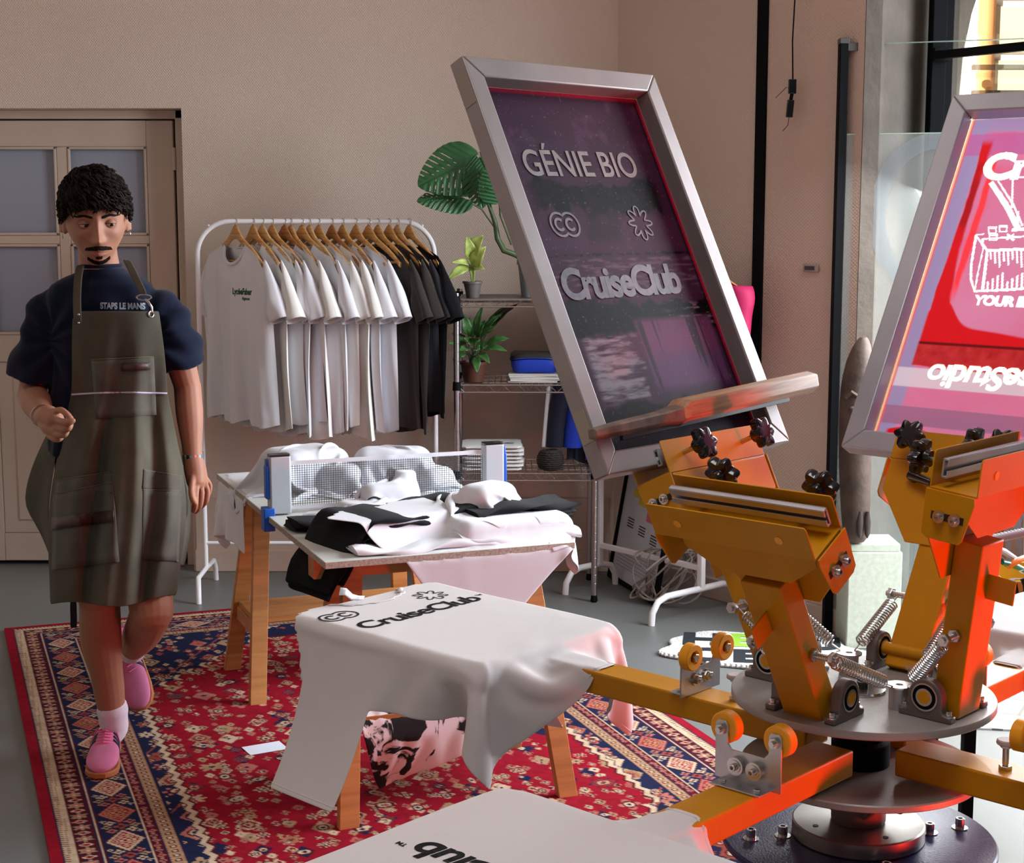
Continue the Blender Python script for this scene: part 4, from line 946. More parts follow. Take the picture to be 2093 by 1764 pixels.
# ======================= wire shelving, plants and what lies on it
zinc=mat('chrome_wire','#a9a5a4',.28,.95); 
SX0,SX1,SY0,SY1=-.228,.345,6.42,6.82
sh=thing('wire_shelving','chrome wire shelving unit with three shelves between the clothes rails','shelving',((SX0+SX1)/2,6.6,0))
ZS=(.545,.915,1.268)
for x in (SX0,SX1):
    for y in (SY0,SY1):
        h=1.295
        b=MB().cyl((x,y,.03),(x,y,h),.0125,16)
        for i in range(34): b.lathe([(.0125,0),(.0131,.001),(.0125,.002)],14,Matrix.Translation((x,y,.08+i*.036)))
        po=build('post',b,zinc,sh,world=True); build('foot_cap',MB().lathe([(.001,0),(.012,0),(.016,.006),(.012,.03),(.001,.03)],14,Matrix.Translation((x,y,0))),'blackm',po,world=True)
        for z in ZS: build('collar',MB().lathe([(.0125,0),(.0175,0),(.0155,.035),(.0125,.035)],16,Matrix.Translation((x,y,z-.02))),'blackm',po,world=True)
for z in ZS:
    b=MB()
    for y in (SY0+.012,SY1-.012):
        for dz in (0,-.030): b.cyl((SX0,y,z+dz),(SX1,y,z+dz),.0032,8)
        n=9; pts=[]
        for i in range(n*2+1): pts.append((SX0+(SX1-SX0)*i/(2*n),y,z-(.030 if i%2 else 0)))
        b.tube(pts,.0022,6)
    for x in (SX0+.012,SX1-.012):
        for dz in (0,-.030): b.cyl((x,SY0,z+dz),(x,SY1,z+dz),.0032,8)
    for i in range(1,22): xx=SX0+(SX1-SX0)*i/22; b.cyl((xx,SY0,z),(xx,SY1,z),.0017,6)
    for y in (SY0+.13,SY1-.13): b.cyl((SX0,y,z-.004),(SX1,y,z-.004),.003,8)
    build('shelf',b,zinc,sh,world=True)
build('shelf_liner',MB().box(((SX0+SX1)/2,(SY0+SY1)/2,ZS[2]+.0028),(SX1-SX0-.04,SY1-SY0-.04,.0015)),mat('smoked_liner','#5c5450',.4,alpha=.75),sh,world=True)
leafd=mat('leaf_dark','#2c5a34',.38,var=.18,vscale=14,bump=(60,.3)); leafm=mat('leaf_mid','#3e6b33',.45,var=.2,vscale=16,bump=(60,.3))
leafy=mat('leaf_variegated','#a3b45c',.45,var=.35,vscale=40); stem=mat('stem_green','#3d4f2b',.55,var=.2,vscale=20); soil=mat('soil','#221711',.95,bump=(80,1))
def pot(name_t,par,c,r0_,r1_,h,m_):
    b=MB().lathe([(.001,0),(r0_,0),(r1_,h*.86),(r1_+.005,h*.87),(r1_+.005,h),(r1_-.002,h),(r1_-.004,h*.9),(.001,h*.88)],36,Matrix.Translation(c)); build('pot',b,m_,par,world=True)
    build('soil',MB().lathe([(.001,h*.885),(r1_-.005,h*.885),(.001,h*.9)],24,Matrix.Translation(c)),soil,par,world=True)
def leaf(mb,base,tip,up,w,shape=.5,fold=.15,curl=.15,n=12,wav=0):
    base=Vector(base);tip=Vector(tip);d=tip-base;L=d.length;d.normalize();s=d.cross(Vector(up)).normalized();u=s.cross(d)
    P=[]
    for j in range(n+1):
        t=j/n; ww=w*math.sin(math.pi*min(1,t**shape))**.8 if t<1 else 0; ww=max(ww,.0004)
        c=base+d*L*t+u*(curl*L*math.sin(t*math.pi*.9)*.5-curl*L*t*t*.5)
        P.append([c+s*(k*ww)+u*(abs(k)*ww*fold+wav*w*math.sin(t*20+k)*abs(k)) for k in (-1,-.66,-.33,0,.33,.66,1)])
    mb.grid(P); return mb
# monstera: one fenestrated leaf built as fingers round a midrib
def monstera_leaf(par,c,ax,side,nor,L,W_,seed=0):
    ax=Vector(ax).normalized();nor=Vector(nor).normalized();side=ax.cross(nor).normalized();nor=side.cross(ax); b=MB(); rs=random.Random(seed)
    ny,nx=110,72; idx={}; slots=[(.06+.135*i+rs.uniform(-.015,.015),rs.random()<.75,rs.uniform(.30,.45),rs.uniform(.010,.017)) for i in range(6)]; holes=[(.10+.12*i,.16+.05*rs.random()) for i in range(5)]
    def pos(i,j):
        y=-.26+1.26*j/ny; u=-1+2*i/nx; t=(y+.26)/1.26; hw=W_*.5*max(0,math.sin(math.pi*min(1,t**.66)))**.62; x=u*hw
        return x,y,u,hw
    def cut(x,y,u,side_):
        xa=abs(x)/W_; v=y-.62*xa**.9   # side veins sweep towards the tip
        if y<.0 and abs(x)/W_<.035+.18*max(0,-y-.03): return True
        for (c_,open_,st_,w_) in slots:
            c2=c_+(.03 if side_>0 else 0); k=abs(u)
            if k>st_ and (k<=1 if open_ else k<.86):
                if abs(v-c2)<w_*math.sin(min(1,(k-st_)/.25)*1.57)*(1 if open_ else min(1,(.86-k)/.15)): return True
        for (c_,k_) in holes:
            if ((v-c_-.05)/.010)**2+((abs(u)-k_)/.055)**2<1 and side_*seed%2>=0: return True
        return False
    for j in range(ny):
        for i in range(nx):
            x,y,u,hw=pos(i+.5,j+.5)
            if hw<.002 or cut(x,y,u,1 if u>0 else -1): continue
            q=[]
            for (ii,jj) in ((i,j),(i+1,j),(i+1,j+1),(i,j+1)):
                if (ii,jj) not in idx:
                    x,y,u,hw=pos(ii,jj); xa=abs(x)/W_; v=y-.62*xa**.9
                    z=-.30*L*xa**1.6-.22*L*max(0,y-.2)**2+.0022*math.cos((v-.06)/.135*2*math.pi)*min(1,xa*8)-.05*L*(y<0)*y*y*8+.004*math.exp(-(xa/.02)**2)*-1
                    idx[(ii,jj)]=len(b.v); b.v.append(Vector(c)+side*x+ax*(L*y)+nor*z)
                q.append(idx[(ii,jj)])
            b.f.append(tuple(q))
    build('leaf',b,leafd,par,world=True,solid=.0008,angle=60); return b
mon=thing('monstera_plant','tall monstera with large split leaves in a grey pot on the top shelf','plant',(.115,6.55,ZS[2]+.004))
pc=Vector((.075,6.55,ZS[2]+.004)); pot('pot',mon,pc,.036,.050,.155,mat('grey_pot','#6d7178',.5))
YM=6.5
def at(px,py,Y=YM): return PY(px,py,Y)
s0=pc+Vector((0,0,.14)); stemp=[s0,at(1052,520),at(1030,512),at(1017,488),at(1012,455),at(1000,420),at(990,395)]
build('stem',MB().tube(stemp,[.011,.012,.013,.012,.010,.008,.006],10),stem,mon,world=True)
def pet(a,b_,c_,r=.0035): build('leaf_stalk',MB().tube([a,b_,c_],r,8),stem,mon,world=True)
LV=[
 ((1012,455),(990,395),(970,350),(957,332),(850,376),.225,.235,2),
 ((1014,470),(985,428),(960,410),(944,404),(850,402),.20,.15,1),
 ((1005,430),(1000,390),(985,360),(978,350),(985,425),.15,.15,3),
 ((1000,420),(1000,380),(985,330),(980,322),(1000,365),.12,.14,4),
 ((1045,500),(1022,440),(1020,405),(1020,400),(1000,345),.15,.15,5)]
for (a,b_,c_,n0_,tp_,L_,W__,sd) in LV:
    yo=6.48-.03*sd
    A_=at(*a,6.5);C_=at(*n0_,yo);T_=at(*tp_,yo-.06); pet(A_,at(*b_,6.5-.01*sd),C_)
    ax=(T_-C_); monstera_leaf(mon,C_,ax,None,(-.1,-1,.30 if sd!=1 else .9),max(ax.length*.95,L_*.9),W__,sd)
# dieffenbachia
dp=thing('potted_plant','small dumb cane with pale variegated leaves in a grey pot on the top shelf','plant',(-.165,6.5,ZS[2]+.004))
pc=Vector((PY(966,600,6.5).x,6.5,ZS[2]+.004)); pot('pot',dp,pc,.026,.037,.068,mat('taupe_pot','#5d5550',.5))
b0=pc+Vector((0,0,.05))
for (bx,tip,w) in (((962,520),(985,482),.036),((964,530),(955,485),.026),((968,545),(990,505),.030),((958,545),(915,570),.022),((960,540),(925,535),.014),((970,550),(988,548),.018)):
    st_=at(*bx,6.49); build('stalk',MB().tube([b0,(b0+st_)/2+Vector((.002,0,.004)),st_],.0035,7),mat('pale_stem','#7f9145',.5),dp,world=True)
    build('leaf',leaf(MB(),st_,at(*tip,6.43),(0,-1,.5),w,.75,.25,.3),leafy,dp,world=True,solid=.0006)
# calathea on the middle shelf
ca=thing('potted_plant','bushy rattlesnake plant with wavy striped leaves in a brown pot on the middle shelf','plant',(-.165,6.55,ZS[1]+.003))
pc=Vector((PY(968,775,6.55).x,6.55,ZS[1]+.003)); pot('pot',ca,pc,.042,.054,.085,mat('terracotta_dark','#4d2719',.6))
b0=pc+Vector((0,0,.08)); rs=random.Random(8)
tips=[(1057,618,.018),(1035,622,.02),(985,625,.016),(945,640,.02),(925,680,.02),(918,700,.018),(925,735,.018),(1040,690,.02),(1035,715,.018),(1000,740,.018),(975,760,.018),(990,655,.02),(960,650,.02),(1010,665,.018),(1022,640,.016),(940,715,.02),(1000,700,.022),(970,690,.022),(950,690,.02),(980,715,.02)]
for k,(x,y,w) in enumerate(tips):
    yo=6.50-.12*rs.random()+.04; T_=PY(x,y,yo); m_=(b0+T_)/2+Vector((0,0,.035+.02*rs.random())); s_=b0+Vector((rs.uniform(-.02,.02),rs.uniform(-.02,.02),0)); st_=s_.lerp(m_,.75)
    build('stalk',MB().tube([s_,s_.lerp(st_,.5)+Vector((0,0,.008)),st_],.002,6),stem,ca,world=True)
    build('leaf',leaf(MB(),st_,T_,(0,-.8,.8),w*1.05,.7,.2,.25,wav=.12),leafm if k not in (0,) else mat('leaf_purple','#33241f',.5),ca,world=True,solid=.0006)
# blue bag, magazines, towels, basket
def TH(name,lab,cat,c,**k): return thing(name,lab,cat,c,**k)
bx=PY(1092,750,6.56).x; zb_=ZS[1]+.003
cols=['#b9b6b0','#a4a3a6','#c4c2bb','#8d9198','#bcb6ad']
for i in range(5):
    m4=Matrix.Translation((bx-.005+.004*((i*7)%3),6.58,zb_+.0035+i*.0072))@Matrix.Rotation(R((-2,3,-1,2,-3)[i]),4,'Z')
    t=thing('magazine','thin magazine in the pile under the blue bag, %s from the bottom'%ordn[i],'magazine',mtx=m4,group='magazines on the middle shelf')
    build('pages',MB().box((0,0,0),(.205,.155,.0052)),mat('paper_edge','#cfccc4',.8),t); build('cover',MB().box((0,0,.0030),(.207,.157,.0008)).box((0,0,-.0030),(.207,.157,.0008)).box((-.1035,0,0),(.0008,.157,.0065)),mat('cover'+str(i),cols[i],.4),t)
bag=thing('pouch','bright blue zipped pouch with a black top lying on the magazines','bag',(bx+.002,6.58,zb_+.0375))
b=MB(); rings=[]
for z,kx,ky in ((0,.80,.85),(.008,.92,.95),(.03,1,1),(.058,1.02,1.0),(.066,1.0,.97)):
    rings.append([Vector((.100*kx*(abs(math.cos(a))**.55)*math.copysign(1,math.cos(a)),.062*ky*(abs(math.sin(a))**.55)*math.copysign(1,math.sin(a)),z+.004*math.sin(3*a))) for a in np.linspace(0,2*math.pi,40,endpoint=False)])
build('body',MB().loft(rings),mat('blue_nylon','#1438a8',.45,bump=(120,.4)),bag)
r2=[[Vector((v.x*1.03,v.y*1.03,v.z+dz)) for v in rings[-1]] for dz in (-.004,.010)]+[[Vector((v.x*.9,v.y*.9,v.z+.018)) for v in rings[-1]]]
build('lid',MB().loft(r2),mat('black_nylon','#26211f',.6,bump=(120,.4)),bag); build('zip',MB().tube([v*1.0+Vector((0,0,-.006)) for v in r2[0]],.0022,6,closed=True),'blackm',bag)
z0=ZS[0]+.004; xt=PY(1008,930,6.56).x
for i in range(7):
    hh=.0155; m4=Matrix.Translation((xt+.006*((i*5)%3-1),6.57,z0+hh/2+i*hh))@Matrix.Rotation(R((1,-2,2,0,-1,2,1)[i]),4,'Z')
    t=thing('folded_towel','folded white towel in the stack on the lowest shelf, %s from the bottom'%ordn[i] if i<6 else 'folded white towel with a blue-green motif, topmost on the lowest shelf','towel',mtx=m4,group='folded towels on the lowest shelf')
    rings=[]
    for x in np.linspace(-.125,.125,15):
        k=1 if abs(x)<.12 else .85
        rings.append([Vector((x,.115*k*(abs(math.cos(a))**.35)*math.copysign(1,math.cos(a))+.002*math.sin(x*60+i),hh*.52*k*math.copysign(abs(math.sin(a))**.8,math.sin(a)))) for a in np.linspace(0,2*math.pi,20,endpoint=False)])
    build('cloth',MB().loft(rings),mat('towel_white','#cbc9c6',.95,bump=(200,.6)),t)
    if i==6:
        mo=MB(); 
        for pts in ([(.02,-.05),(.045,-.03),(.07,-.04),(.09,-.06)],[(.03,-.07),(.05,-.045),(.075,-.05)],[(.06,-.03),(.08,-.02),(.095,-.03)]): ribbon(mo,pts,.010,(0,0,.0088),(1,0,0),(0,1,0))
        build('motif',mo,mat('teal_print','#3d6f86',.8),t,smooth=False)
bk=thing('woven_basket','round dark woven basket on the lowest shelf beside the towels','basket',(PY(1125,940,6.5).x,6.5,z0))
prof=[(.001,0),(.03,0),(.045,.012),(.055,.035),(.052,.062),(.040,.082),(.030,.088),(.026,.084),(.044,.06),(.046,.035),(.03,.010),(.001,.006)]
build('shell',MB().lathe(prof,36),mat('dark_wicker','#2c2520',.8,bump=(160,1),bdist=.006),bk)
wv=MB()
for j in range(9):
    z=.01+j*.0085; r=.0515*math.sin(math.acos(max(-1,min(1,(z-.042)/.055))))+.004; wv.tube([(r*math.cos(a)+.0015*math.cos(12*a+j*3.14)*math.cos(a),r*math.sin(a)+.0015*math.cos(12*a+j*3.14)*math.sin(a),z) for a in np.linspace(0,2*math.pi,48,endpoint=False)],.0032,6,closed=True)
build('weave',wv,mat('dark_wicker','#2c2520'),bk)
# ---- poster leaning on the wall, cable basket
pA=PZ(1250,1178,0);pB=PZ(1345,1238,0); pu=(pB-pA).normalized(); back=Vector((-pu.y,pu.x,0)); back=back if back.y>0 else -back; pv=(Vector((0,0,1))*.955+back*.17).normalized()
po=thing('framed_poster','black-framed white poster leaning against the wall behind the second rail','poster',mtx=frame3(pA,pu,pv,pu.cross(pv))); pw=(pB-pA).length; phh=.66
b=MB()
for q in ((pw/2,.009,pw,.018),(pw/2,phh-.009,pw,.018),(.009,phh/2,.018,phh),(pw-.009,phh/2,.018,phh)): b.box((q[0],q[1],.012),(q[2],q[3],.022))
build('frame',b,'blackm',po,bevel=.001); build('print',MB().box((pw/2,phh/2,.010),(pw-.03,phh-.03,.004)),mat('poster_white','#c9ccd6',.35),po)
for i,(fx,fy,co) in enumerate(((.30,.62,'#d8c23c'),(.34,.70,'#d8c23c'),(.42,.58,'#d4b83a'),(.58,.60,'#c05a86'),(.62,.50,'#d0687a'),(.68,.66,'#c05a86'))): build('colour_patch',MB().box((fx*pw,fy*phh,.0125),(.15*pw,.06*phh,.001)),mat('patch'+co[1:],co,.5),po)
for i,(fx,fy) in enumerate(((.25,.44),(.5,.42),(.75,.40))):
    b=MB()
    for r_ in range(4): b.box((fx*pw,(fy-.018*r_)*phh,.0125),(.13*pw,.008*phh,.001))
    build('caption',b,mat('poster_ink','#30333a',.6),po)
b=MB()
for r_ in range(6): b.box((.5*pw,(.22-.022*r_)*phh,.0125),(.8*pw,.003*phh,.001))
build('small_print',b,mat('poster_grey','#7b808c',.6),po)
cb=PZ(1405,1235,0); cbk=thing('cable_tangle','tangled pale cable coiled loosely on the floor in the dark corner','cable',(cb.x-.09,cb.y+.02,0)); rs=random.Random(12)
for j in range(3):
    pts=[]; 
    for i in range(90):
        a=i*.22*(1 if j else -1)+j*2; rr=.11+.03*math.sin(i*.37+j); pts.append((rr*math.cos(a)+.02*math.sin(i*.11),.10*math.sin(a*1.0+.3*j)*math.cos(i*.05),.13+.10*math.sin(a+j*1.3+i*.013)+.012*math.sin(i*.5)))
    build('cable_loop',MB().tube(pts,.0045,6),mat('beige_cable','#8c7f78',.6),cbk)
# standing carved wooden figure on a pale plinth, behind the glass
pl=PY(1788,1000,5.75)
plb=thing('plinth','pale speckled square plinth behind the glass door','plinth',(pl.x,5.80,0))
build('block',MB().box((0,0,.185+.0),(.20,.20,.37)).box((0,0,.385),(.185,.185,.03)),mat('speckled_stone','#b9bfae',.5,var=.1,vscale=60,bump=(60,.2)),plb,bevel=.004)
hh=PY(1760,985,5.75).z
cm=mat('carved_wood','#4a3a30',.6,var=.45,vscale=12,bump=(30,.8),bdist=.004)
cf=thing('carved_mask','long carved dark wooden face standing upright behind the glass door','sculpture',(PY(1748,900,5.72).x,5.72,.401)); ztp=PY(1748,686,5.72).z-.401
rings=[]
for t,wx,wy,ox in ((0,.035,.03,.012),(.04,.05,.045,.012),(.25,.056,.055,.006),(.45,.060,.06,0),(.62,.062,.062,-.002),(.75,.060,.06,0),(.88,.050,.055,.006),(.96,.032,.04,.016),(1,.012,.015,.02)):
    rings.append([Vector((ox+wx*math.cos(a)*(1+.08*math.sin(t*22)*math.sin(a*2)),wy*math.sin(a)*(1+.06*math.sin(t*30)),t*ztp)) for a in np.linspace(0,2*math.pi,28,endpoint=False)])
build('face',MB().loft(rings),cm,cf,sub=1)
build('nose',MB().tube([(0,-.055,ztp*.70),(0,-.075,ztp*.58),(0,-.083,ztp*.50),(0,-.06,ztp*.46)],[.008,.012,.017,.008],10),cm,cf,sub=1)
for s in(-1,1): 
    build('eye',MB().ball((s*.025,-.055,ztp*.66),(.014,.012,.010)),cm,cf); build('brow',MB().tube([(s*.008,-.062,ztp*.72),(s*.03,-.058,ztp*.74),(s*.048,-.04,ztp*.71)],.007,8),cm,cf)
    build('prong',MB().loft([[Vector((.03+s*.014+kx*math.cos(a),-.050+.006*math.sin(a),z)) for a in np.linspace(0,6.283,12,endpoint=False)] for z,kx in ((.03,.002),(.045,.010),(.09,.013),(.13,.006))]),mat('dark_prong','#3a2f29',.6),cf)
# ======================= trestle table
f0=Vector((-.485,3.982,0)); f1=Vector((.174,4.238,0)); r0_=Vector((-.98,5.415,0)); tu=(f1-f0).normalized(); tv=Vector((-tu.y,tu.x,0)); TWd=.706; TLn=1.50
TM=frame3(f0,tu,tv,(0,0,1))
tb=thing('laminate_board','white laminated board laid as a table top across two pine trestles','board',mtx=TM@Matrix.Translation((0,0,.702)))
build('panel',MB().box((TWd/2,TLn/2,.009),(TWd,TLn,.018)),mat('white_laminate','#c9ccc6',.35,var=.04,vscale=6),tb,bevel=.001)
build('edge_strip',MB().box((TWd/2,-.0006,.009),(TWd,.001,.0165)).box((-.0006,TLn/2,.009),(.001,TLn,.0165)),mat('chipboard','#a99d90',.8,var=.3,vscale=150),tb)
def trestle(lab,y0,dx=0):
    t=thing('trestle',lab,'trestle',mtx=TM@Matrix.Translation((dx,y0,0)),group='pine trestles')
    build('top_beam',MB().box((TWd/2,0,.672),(.70,.062,.058)),'wood',t,bevel=.002)
    for s in(-1,1):          # the two A-frames
        for fb in(-1,1):
            x=TWd/2+s*.25; xb=TWd/2+s*.315
            build('leg',MB().beam((x,fb*.050,.698),(xb,fb*.215,.004),.055,.028,up=(0,1,0)),'wood',t,bevel=.002)
        build('side_rail',MB().beam((TWd/2+s*.296,-.150,.235),(TWd/2+s*.296,.150,.235),.020,.05),'wood',t,bevel=.002)
        for z in (.62,.66): build('peg',MB().cyl((TWd/2+s*(.25+.006),-.055-.02,z),(TWd/2+s*(.25+.006),-.03,z),.011,14).cyl((TWd/2+s*.256,-.078,z-.0),(TWd/2+s*.256,-.074,z),.008,14),mat('peg_wood','#a8764a',.5),t)
    build('shelf',MB().box((TWd/2,0,.268),(.60,.26,.018)),'wood',t,bevel=.002); return t
trestle('pine trestle with a low shelf carrying printed shirts, nearest the camera',.17)
trestle('pine trestle under the far end of the white table top, behind the first one',1.30,.0)
zt0=.7205
# ---- net and its two clamp posts
gry=mat('grey_plastic','#b0b4ba',.4); blu=mat('blue_plastic','#1656b8',.4)
nA=Vector((-.700,4.640,0)); nB=Vector((-.062,4.885,0)); nu=(nB-nA).normalized(); nn=Vector((-nu.y,nu.x,0))
net=thing('table_tennis_net','white-edged table tennis net on two grey and blue clamp posts across the table','net',mtx=frame3(nA+Vector((0,0,zt0)),nu,nn,(0,0,1))); NL=(nB-nA).length
for s,x in((-1,0),(1,NL)):
    p=MB().prism([(-.030,-.022),(.030,-.022),(.034,-.012),(.034,.012),(.030,.022),(-.030,.022),(-.034,.012),(-.034,-.012)],.004,.178,Matrix.Translation((x,0,0)))
    q=build('clamp_post',p,gry,net,bevel=.003); build('cap',MB().prism([(-.030,-.022),(.030,-.022),(.034,0),(.030,.022),(-.030,.022),(-.034,0)],.178,.184,Matrix.Translation((x,0,0))),'blackp',q,bevel=.002)
    build('blue_clamp',MB().box((x+s*.036,0,.10),(.014,.034,.10)).box((x+s*.036,0,-.012),(.034,.05,.07)).box((x+s*.036,0,.155),(.010,.026,.03)),blu,q,bevel=.003)
ms=MB(); x0,x1,z0n,z1n=.034,NL-.034,.022,.150
for i in range(84): x=x0+(x1-x0)*i/83; ms.box((x,0,(z0n+z1n)/2),(.0012,.0012,z1n-z0n))
for j in range(20): z=z0n+(z1n-z0n)*j/19; ms.box(((x0+x1)/2,0,z),(x1-x0,.0012,.0012))
build('mesh',ms,mat('net_thread','#3a4048',.7),net,smooth=False)
build('edge_tape',MB().box(((x0+x1)/2,0,z1n+.004),(x1-x0,.004,.012)),'white_cotton',net); build('edge_tape',MB().box(((x0+x1)/2,0,z0n-.004),(x1-x0,.004,.010)),'white_cotton',net)
# ---- clothes lying on the table
def TP(px,py,z): return PZ(px,py,z)
def tl(p): return TM.inverted()@Vector(p)
tboard=(TM@Matrix.Translation((TWd/2,TLn/2,.702+.009)),(TWd/2,TLn/2,.009+.0))
def sim_sheet(w,h,cell,m,z,boxes,steps=70,crumple=0,seed=0,outline=None,fric=.4,bend=.25,iters=5,hole=None,fold=None):
    nx=int(w/cell)+1;ny=int(h/cell)+1; X,Y=np.meshgrid(np.linspace(-w/2,w/2,nx),np.linspace(-h/2,h/2,ny)); mask=np.ones_like(X,bool) if outline is None else outline(X,Y)
    rest=np.stack([X,Y,np.zeros_like(X)],-1)
    if crumple:
        n1=vnoise(X*crumple+20,Y*crumple+20,seed,3)-.5; n2=vnoise(X*crumple+50,Y*crumple+50,seed+1,3)-.5; n3=vnoise(X*crumple+90,Y*crumple+90,seed+2,3)
        sc=.62; L=np.stack([X*sc+n1*.16,Y*sc+n2*.16,n3*.22],-1)
    else: L=rest.copy(); L[...,2]+= .004*vnoise(X*12+30,Y*12+30,seed,3)
    if fold is not None: L=fold(X,Y,L)
    M_=np.array(m); P=L@M_[:3,:3].T+M_[:3,3]; P[...,2]+=z
    Pf=cloth(P,mask,steps,collider(boxes),iters=iters,fric=fric,bend=bend,rest=rest)
    return Pf,mask
def tshirt_outline(bw,ln,sl=.20,drop=.2):
    def f(X,Y):
        top=ln/2; ax=np.abs(X); body=(ax<=bw/2)&(Y<=top-.12*np.clip((ax-.09)/(bw/2-.09),0,1)*.45)
        sy=top-.03-.25*(ax-bw/2); slv=(ax>bw/2-.02)&(ax<bw/2+sl)&(Y<sy-.02)&(Y>sy-.235+.02*(ax-bw/2))
        neck=((X/.085)**2+((Y-top)/.075)**2)<1
        return (body|slv)&~neck
    return f
bxs=[(np.array(TM@Matrix.Translation((TWd/2,TLn/2,.640))),(TWd/2,TLn/2,.080),.006)]
def boxat(c,half,r=.02,rz=0): return (np.array(TM@Matrix.Translation(c)@Matrix.Rotation(rz,4,'Z')),half,r)
wc=G('white_cotton'); bc=G('black_cotton'); wcs=mat('worn_white_cotton','#cfd1d8',.9,bump=(400,.35),sheen=.1,bdist=.001,wrinkle=1.0)
def garment(name,lab,cat,P,mask,m,par=None,group=None,solid=.0025,sub=1,nm='cloth'):
    mb=cloth_mb(P,mask); c=sum((v for v in mb.v),Vector())/len(mb.v); zz=min(v.z for v in mb.v)
    t=build(name,mb,m,angle=180); 
    inv=Matrix.Translation(-Vector((c.x,c.y,zz))); t.data.transform(inv); t.location=(c.x,c.y,zz); WM[t.name]=Matrix.Translation((c.x,c.y,zz))
    md=t.modifiers.new('s','SOLIDIFY'); md.thickness=solid; md.offset=1
    if sub: md=t.modifiers.new('u','SUBSURF'); md.levels=sub; md.render_levels=sub
    tag(t,lab,cat,group); return t,mb
def mound(name,lab,cx,cy,rx,ry,h,rz,m,seed,n=90,folds=7,z0=zt0,sharp=1.4,group=None):
    """heaped cloth: a ridged pile, ridges run across the heap"""
    mb=MB(); P=[]
    for j in range(n):
        row=[]
        for i in range(n):
            u=-1+2*i/(n-1);v=-1+2*j/(n-1); r=(abs(u)**2.6+abs(v)**2.6)**(1/2.6); a=math.atan2(v,u)
            p3=Vector((u*2.2+seed*3.1,v*2.2,seed*1.7)); w=Vector((mnoise.noise(p3),mnoise.noise(p3+Vector((9,2,4))),0))*.55
            q=Vector((u*folds*.30+w.x*2,v*folds*.16+w.y*2,seed)); rid=1-abs(mnoise.noise(q*1.5))*2.4; rid=max(-.3,rid)**sharp if rid>0 else rid*.4; f2=mnoise.noise(Vector((u*7+w.x*5,v*5+w.y*5,seed+3)))
            env=max(0,1-r**3.0)**.55; hh=h*env*(.62+.34*rid+.10*f2)+.004
            sh=1+.08*mnoise.noise(Vector((math.cos(a)*2,math.sin(a)*2,seed)))
            row.append(Vector((u*rx*sh+.012*w.x,v*ry*sh+.012*w.y,hh)))
        P.append(row)
    mb.grid(P); m4=TM@Matrix.Translation((cx,cy,z0))@Matrix.Rotation(rz,4,'Z')
    t=build(name,mb,m,angle=180); t.matrix_basis=m4; WM[t.name]=m4.copy(); md=t.modifiers.new('u','SUBSURF'); md.levels=1; md.render_levels=1
    return tag(t,lab,'t-shirt',group)
gp='clothes heaped on the trestle table'
# white cloth spread over the far left corner of the board and hanging over its edge
P_,m_=sim_sheet(.42,.55,.011,TM@Matrix.Translation((.055,1.32,.702+.018)),.012,bxs,90,seed=3,fric=.93); garment('white_cloth','thin white cloth hanging over the far left corner of the table top','cloth',P_,m_,mat('thin_white','#d9dbe0',.8,bump=(300,.3)))
def heap(lab,cx,cy,w,h,rz,bumps,m,seed,group=gp,crumple=5,outline=None,steps=90,z=.05,fr=.85,extra=()):
    P_,m_=sim_sheet(w,h,.0105,TM@Matrix.Translation((cx,cy,zt0))@Matrix.Rotation(rz,4,'Z'),z,bxs+[boxat(*q) for q in bumps]+list(extra),steps,crumple=crumple,seed=seed,fric=fr,bend=.10,outline=outline)
    return garment('t_shirt',lab,'t-shirt',P_,m_,m,group=group)
heap('tall heap of rumpled white t-shirt behind the net, at the left',.24,1.10,.66,.62,.3,[((.22,1.12,zt0+.05),(.13,.11,.085),.05,.3),((.33,1.02,zt0+.04),(.08,.07,.05),.04,.8)],wcs,1,z=.10)
heap('broad heap of rumpled white t-shirt behind the net, at the right',.50,1.02,.66,.62,-.5,[((.50,1.04,zt0+.05),(.13,.10,.075),.05,-.3),((.60,.93,zt0+.03),(.06,.06,.045),.03,.4)],wcs,2,z=.10)
heap('flat rumpled white t-shirt lying in front of the net on the left',.33,.60,.50,.40,.1,[((.33,.60,zt0+.01),(.13,.07,.03),.02,.2)],wc,5,z=.04)
def foldstack(nm,lab,cx,cy,w,d,n,th,rz,m,z0,over=0,cat='t-shirt',seed=0,roll=.0):
    for k in range(n):
        rs=random.Random(seed*10+k); m4=TM@Matrix.Translation((cx+rs.uniform(-.008,.008)+.006*k,cy+rs.uniform(-.006,.006),z0+k*th+th/2))@Matrix.Rotation(rz+rs.uniform(-.04,.04),4,'Z')
        t=thing(nm,lab%ordn[k] if '%' in lab else lab,cat,mtx=m4,group='folded black shirts on the table' if m is bc else gp); rings=[]
        for x in np.linspace(-w/2,w/2,34):
            e=1-.12*ss(w/2-.03,w/2,abs(x)); dz=-over*max(0,(-x-w/2+.16)/.16)**1.6*(1 if over else 0) 
            rings.append([Vector((x+.006*math.sin(a*2+k+x*30)+ (over*.35*max(0,(-x-w/2+.16)/.16)),d/2*e*(abs(math.cos(a))**.5)*math.copysign(1,math.cos(a))+.006*math.sin(x*26+k*2),dz+th*.55*math.copysign(abs(math.sin(a))**.7,math.sin(a))+.006*math.sin(x*21+k)+.004*math.sin(x*45+a*2))) for a in np.linspace(0,2*math.pi,28,endpoint=False)])
        build('cloth',MB().loft(rings),m,t,angle=80)
foldstack('t_shirt','folded white t-shirt peeping out below the black shirts at the front edge',.30,.07,.42,.10,1,.016,.02,wc,zt0,seed=1)
foldstack('t_shirt','white t-shirt folded thickly, lowest at the right front corner of the table',.56,.13,.36,.20,1,.030,.05,wc,zt0,seed=2)
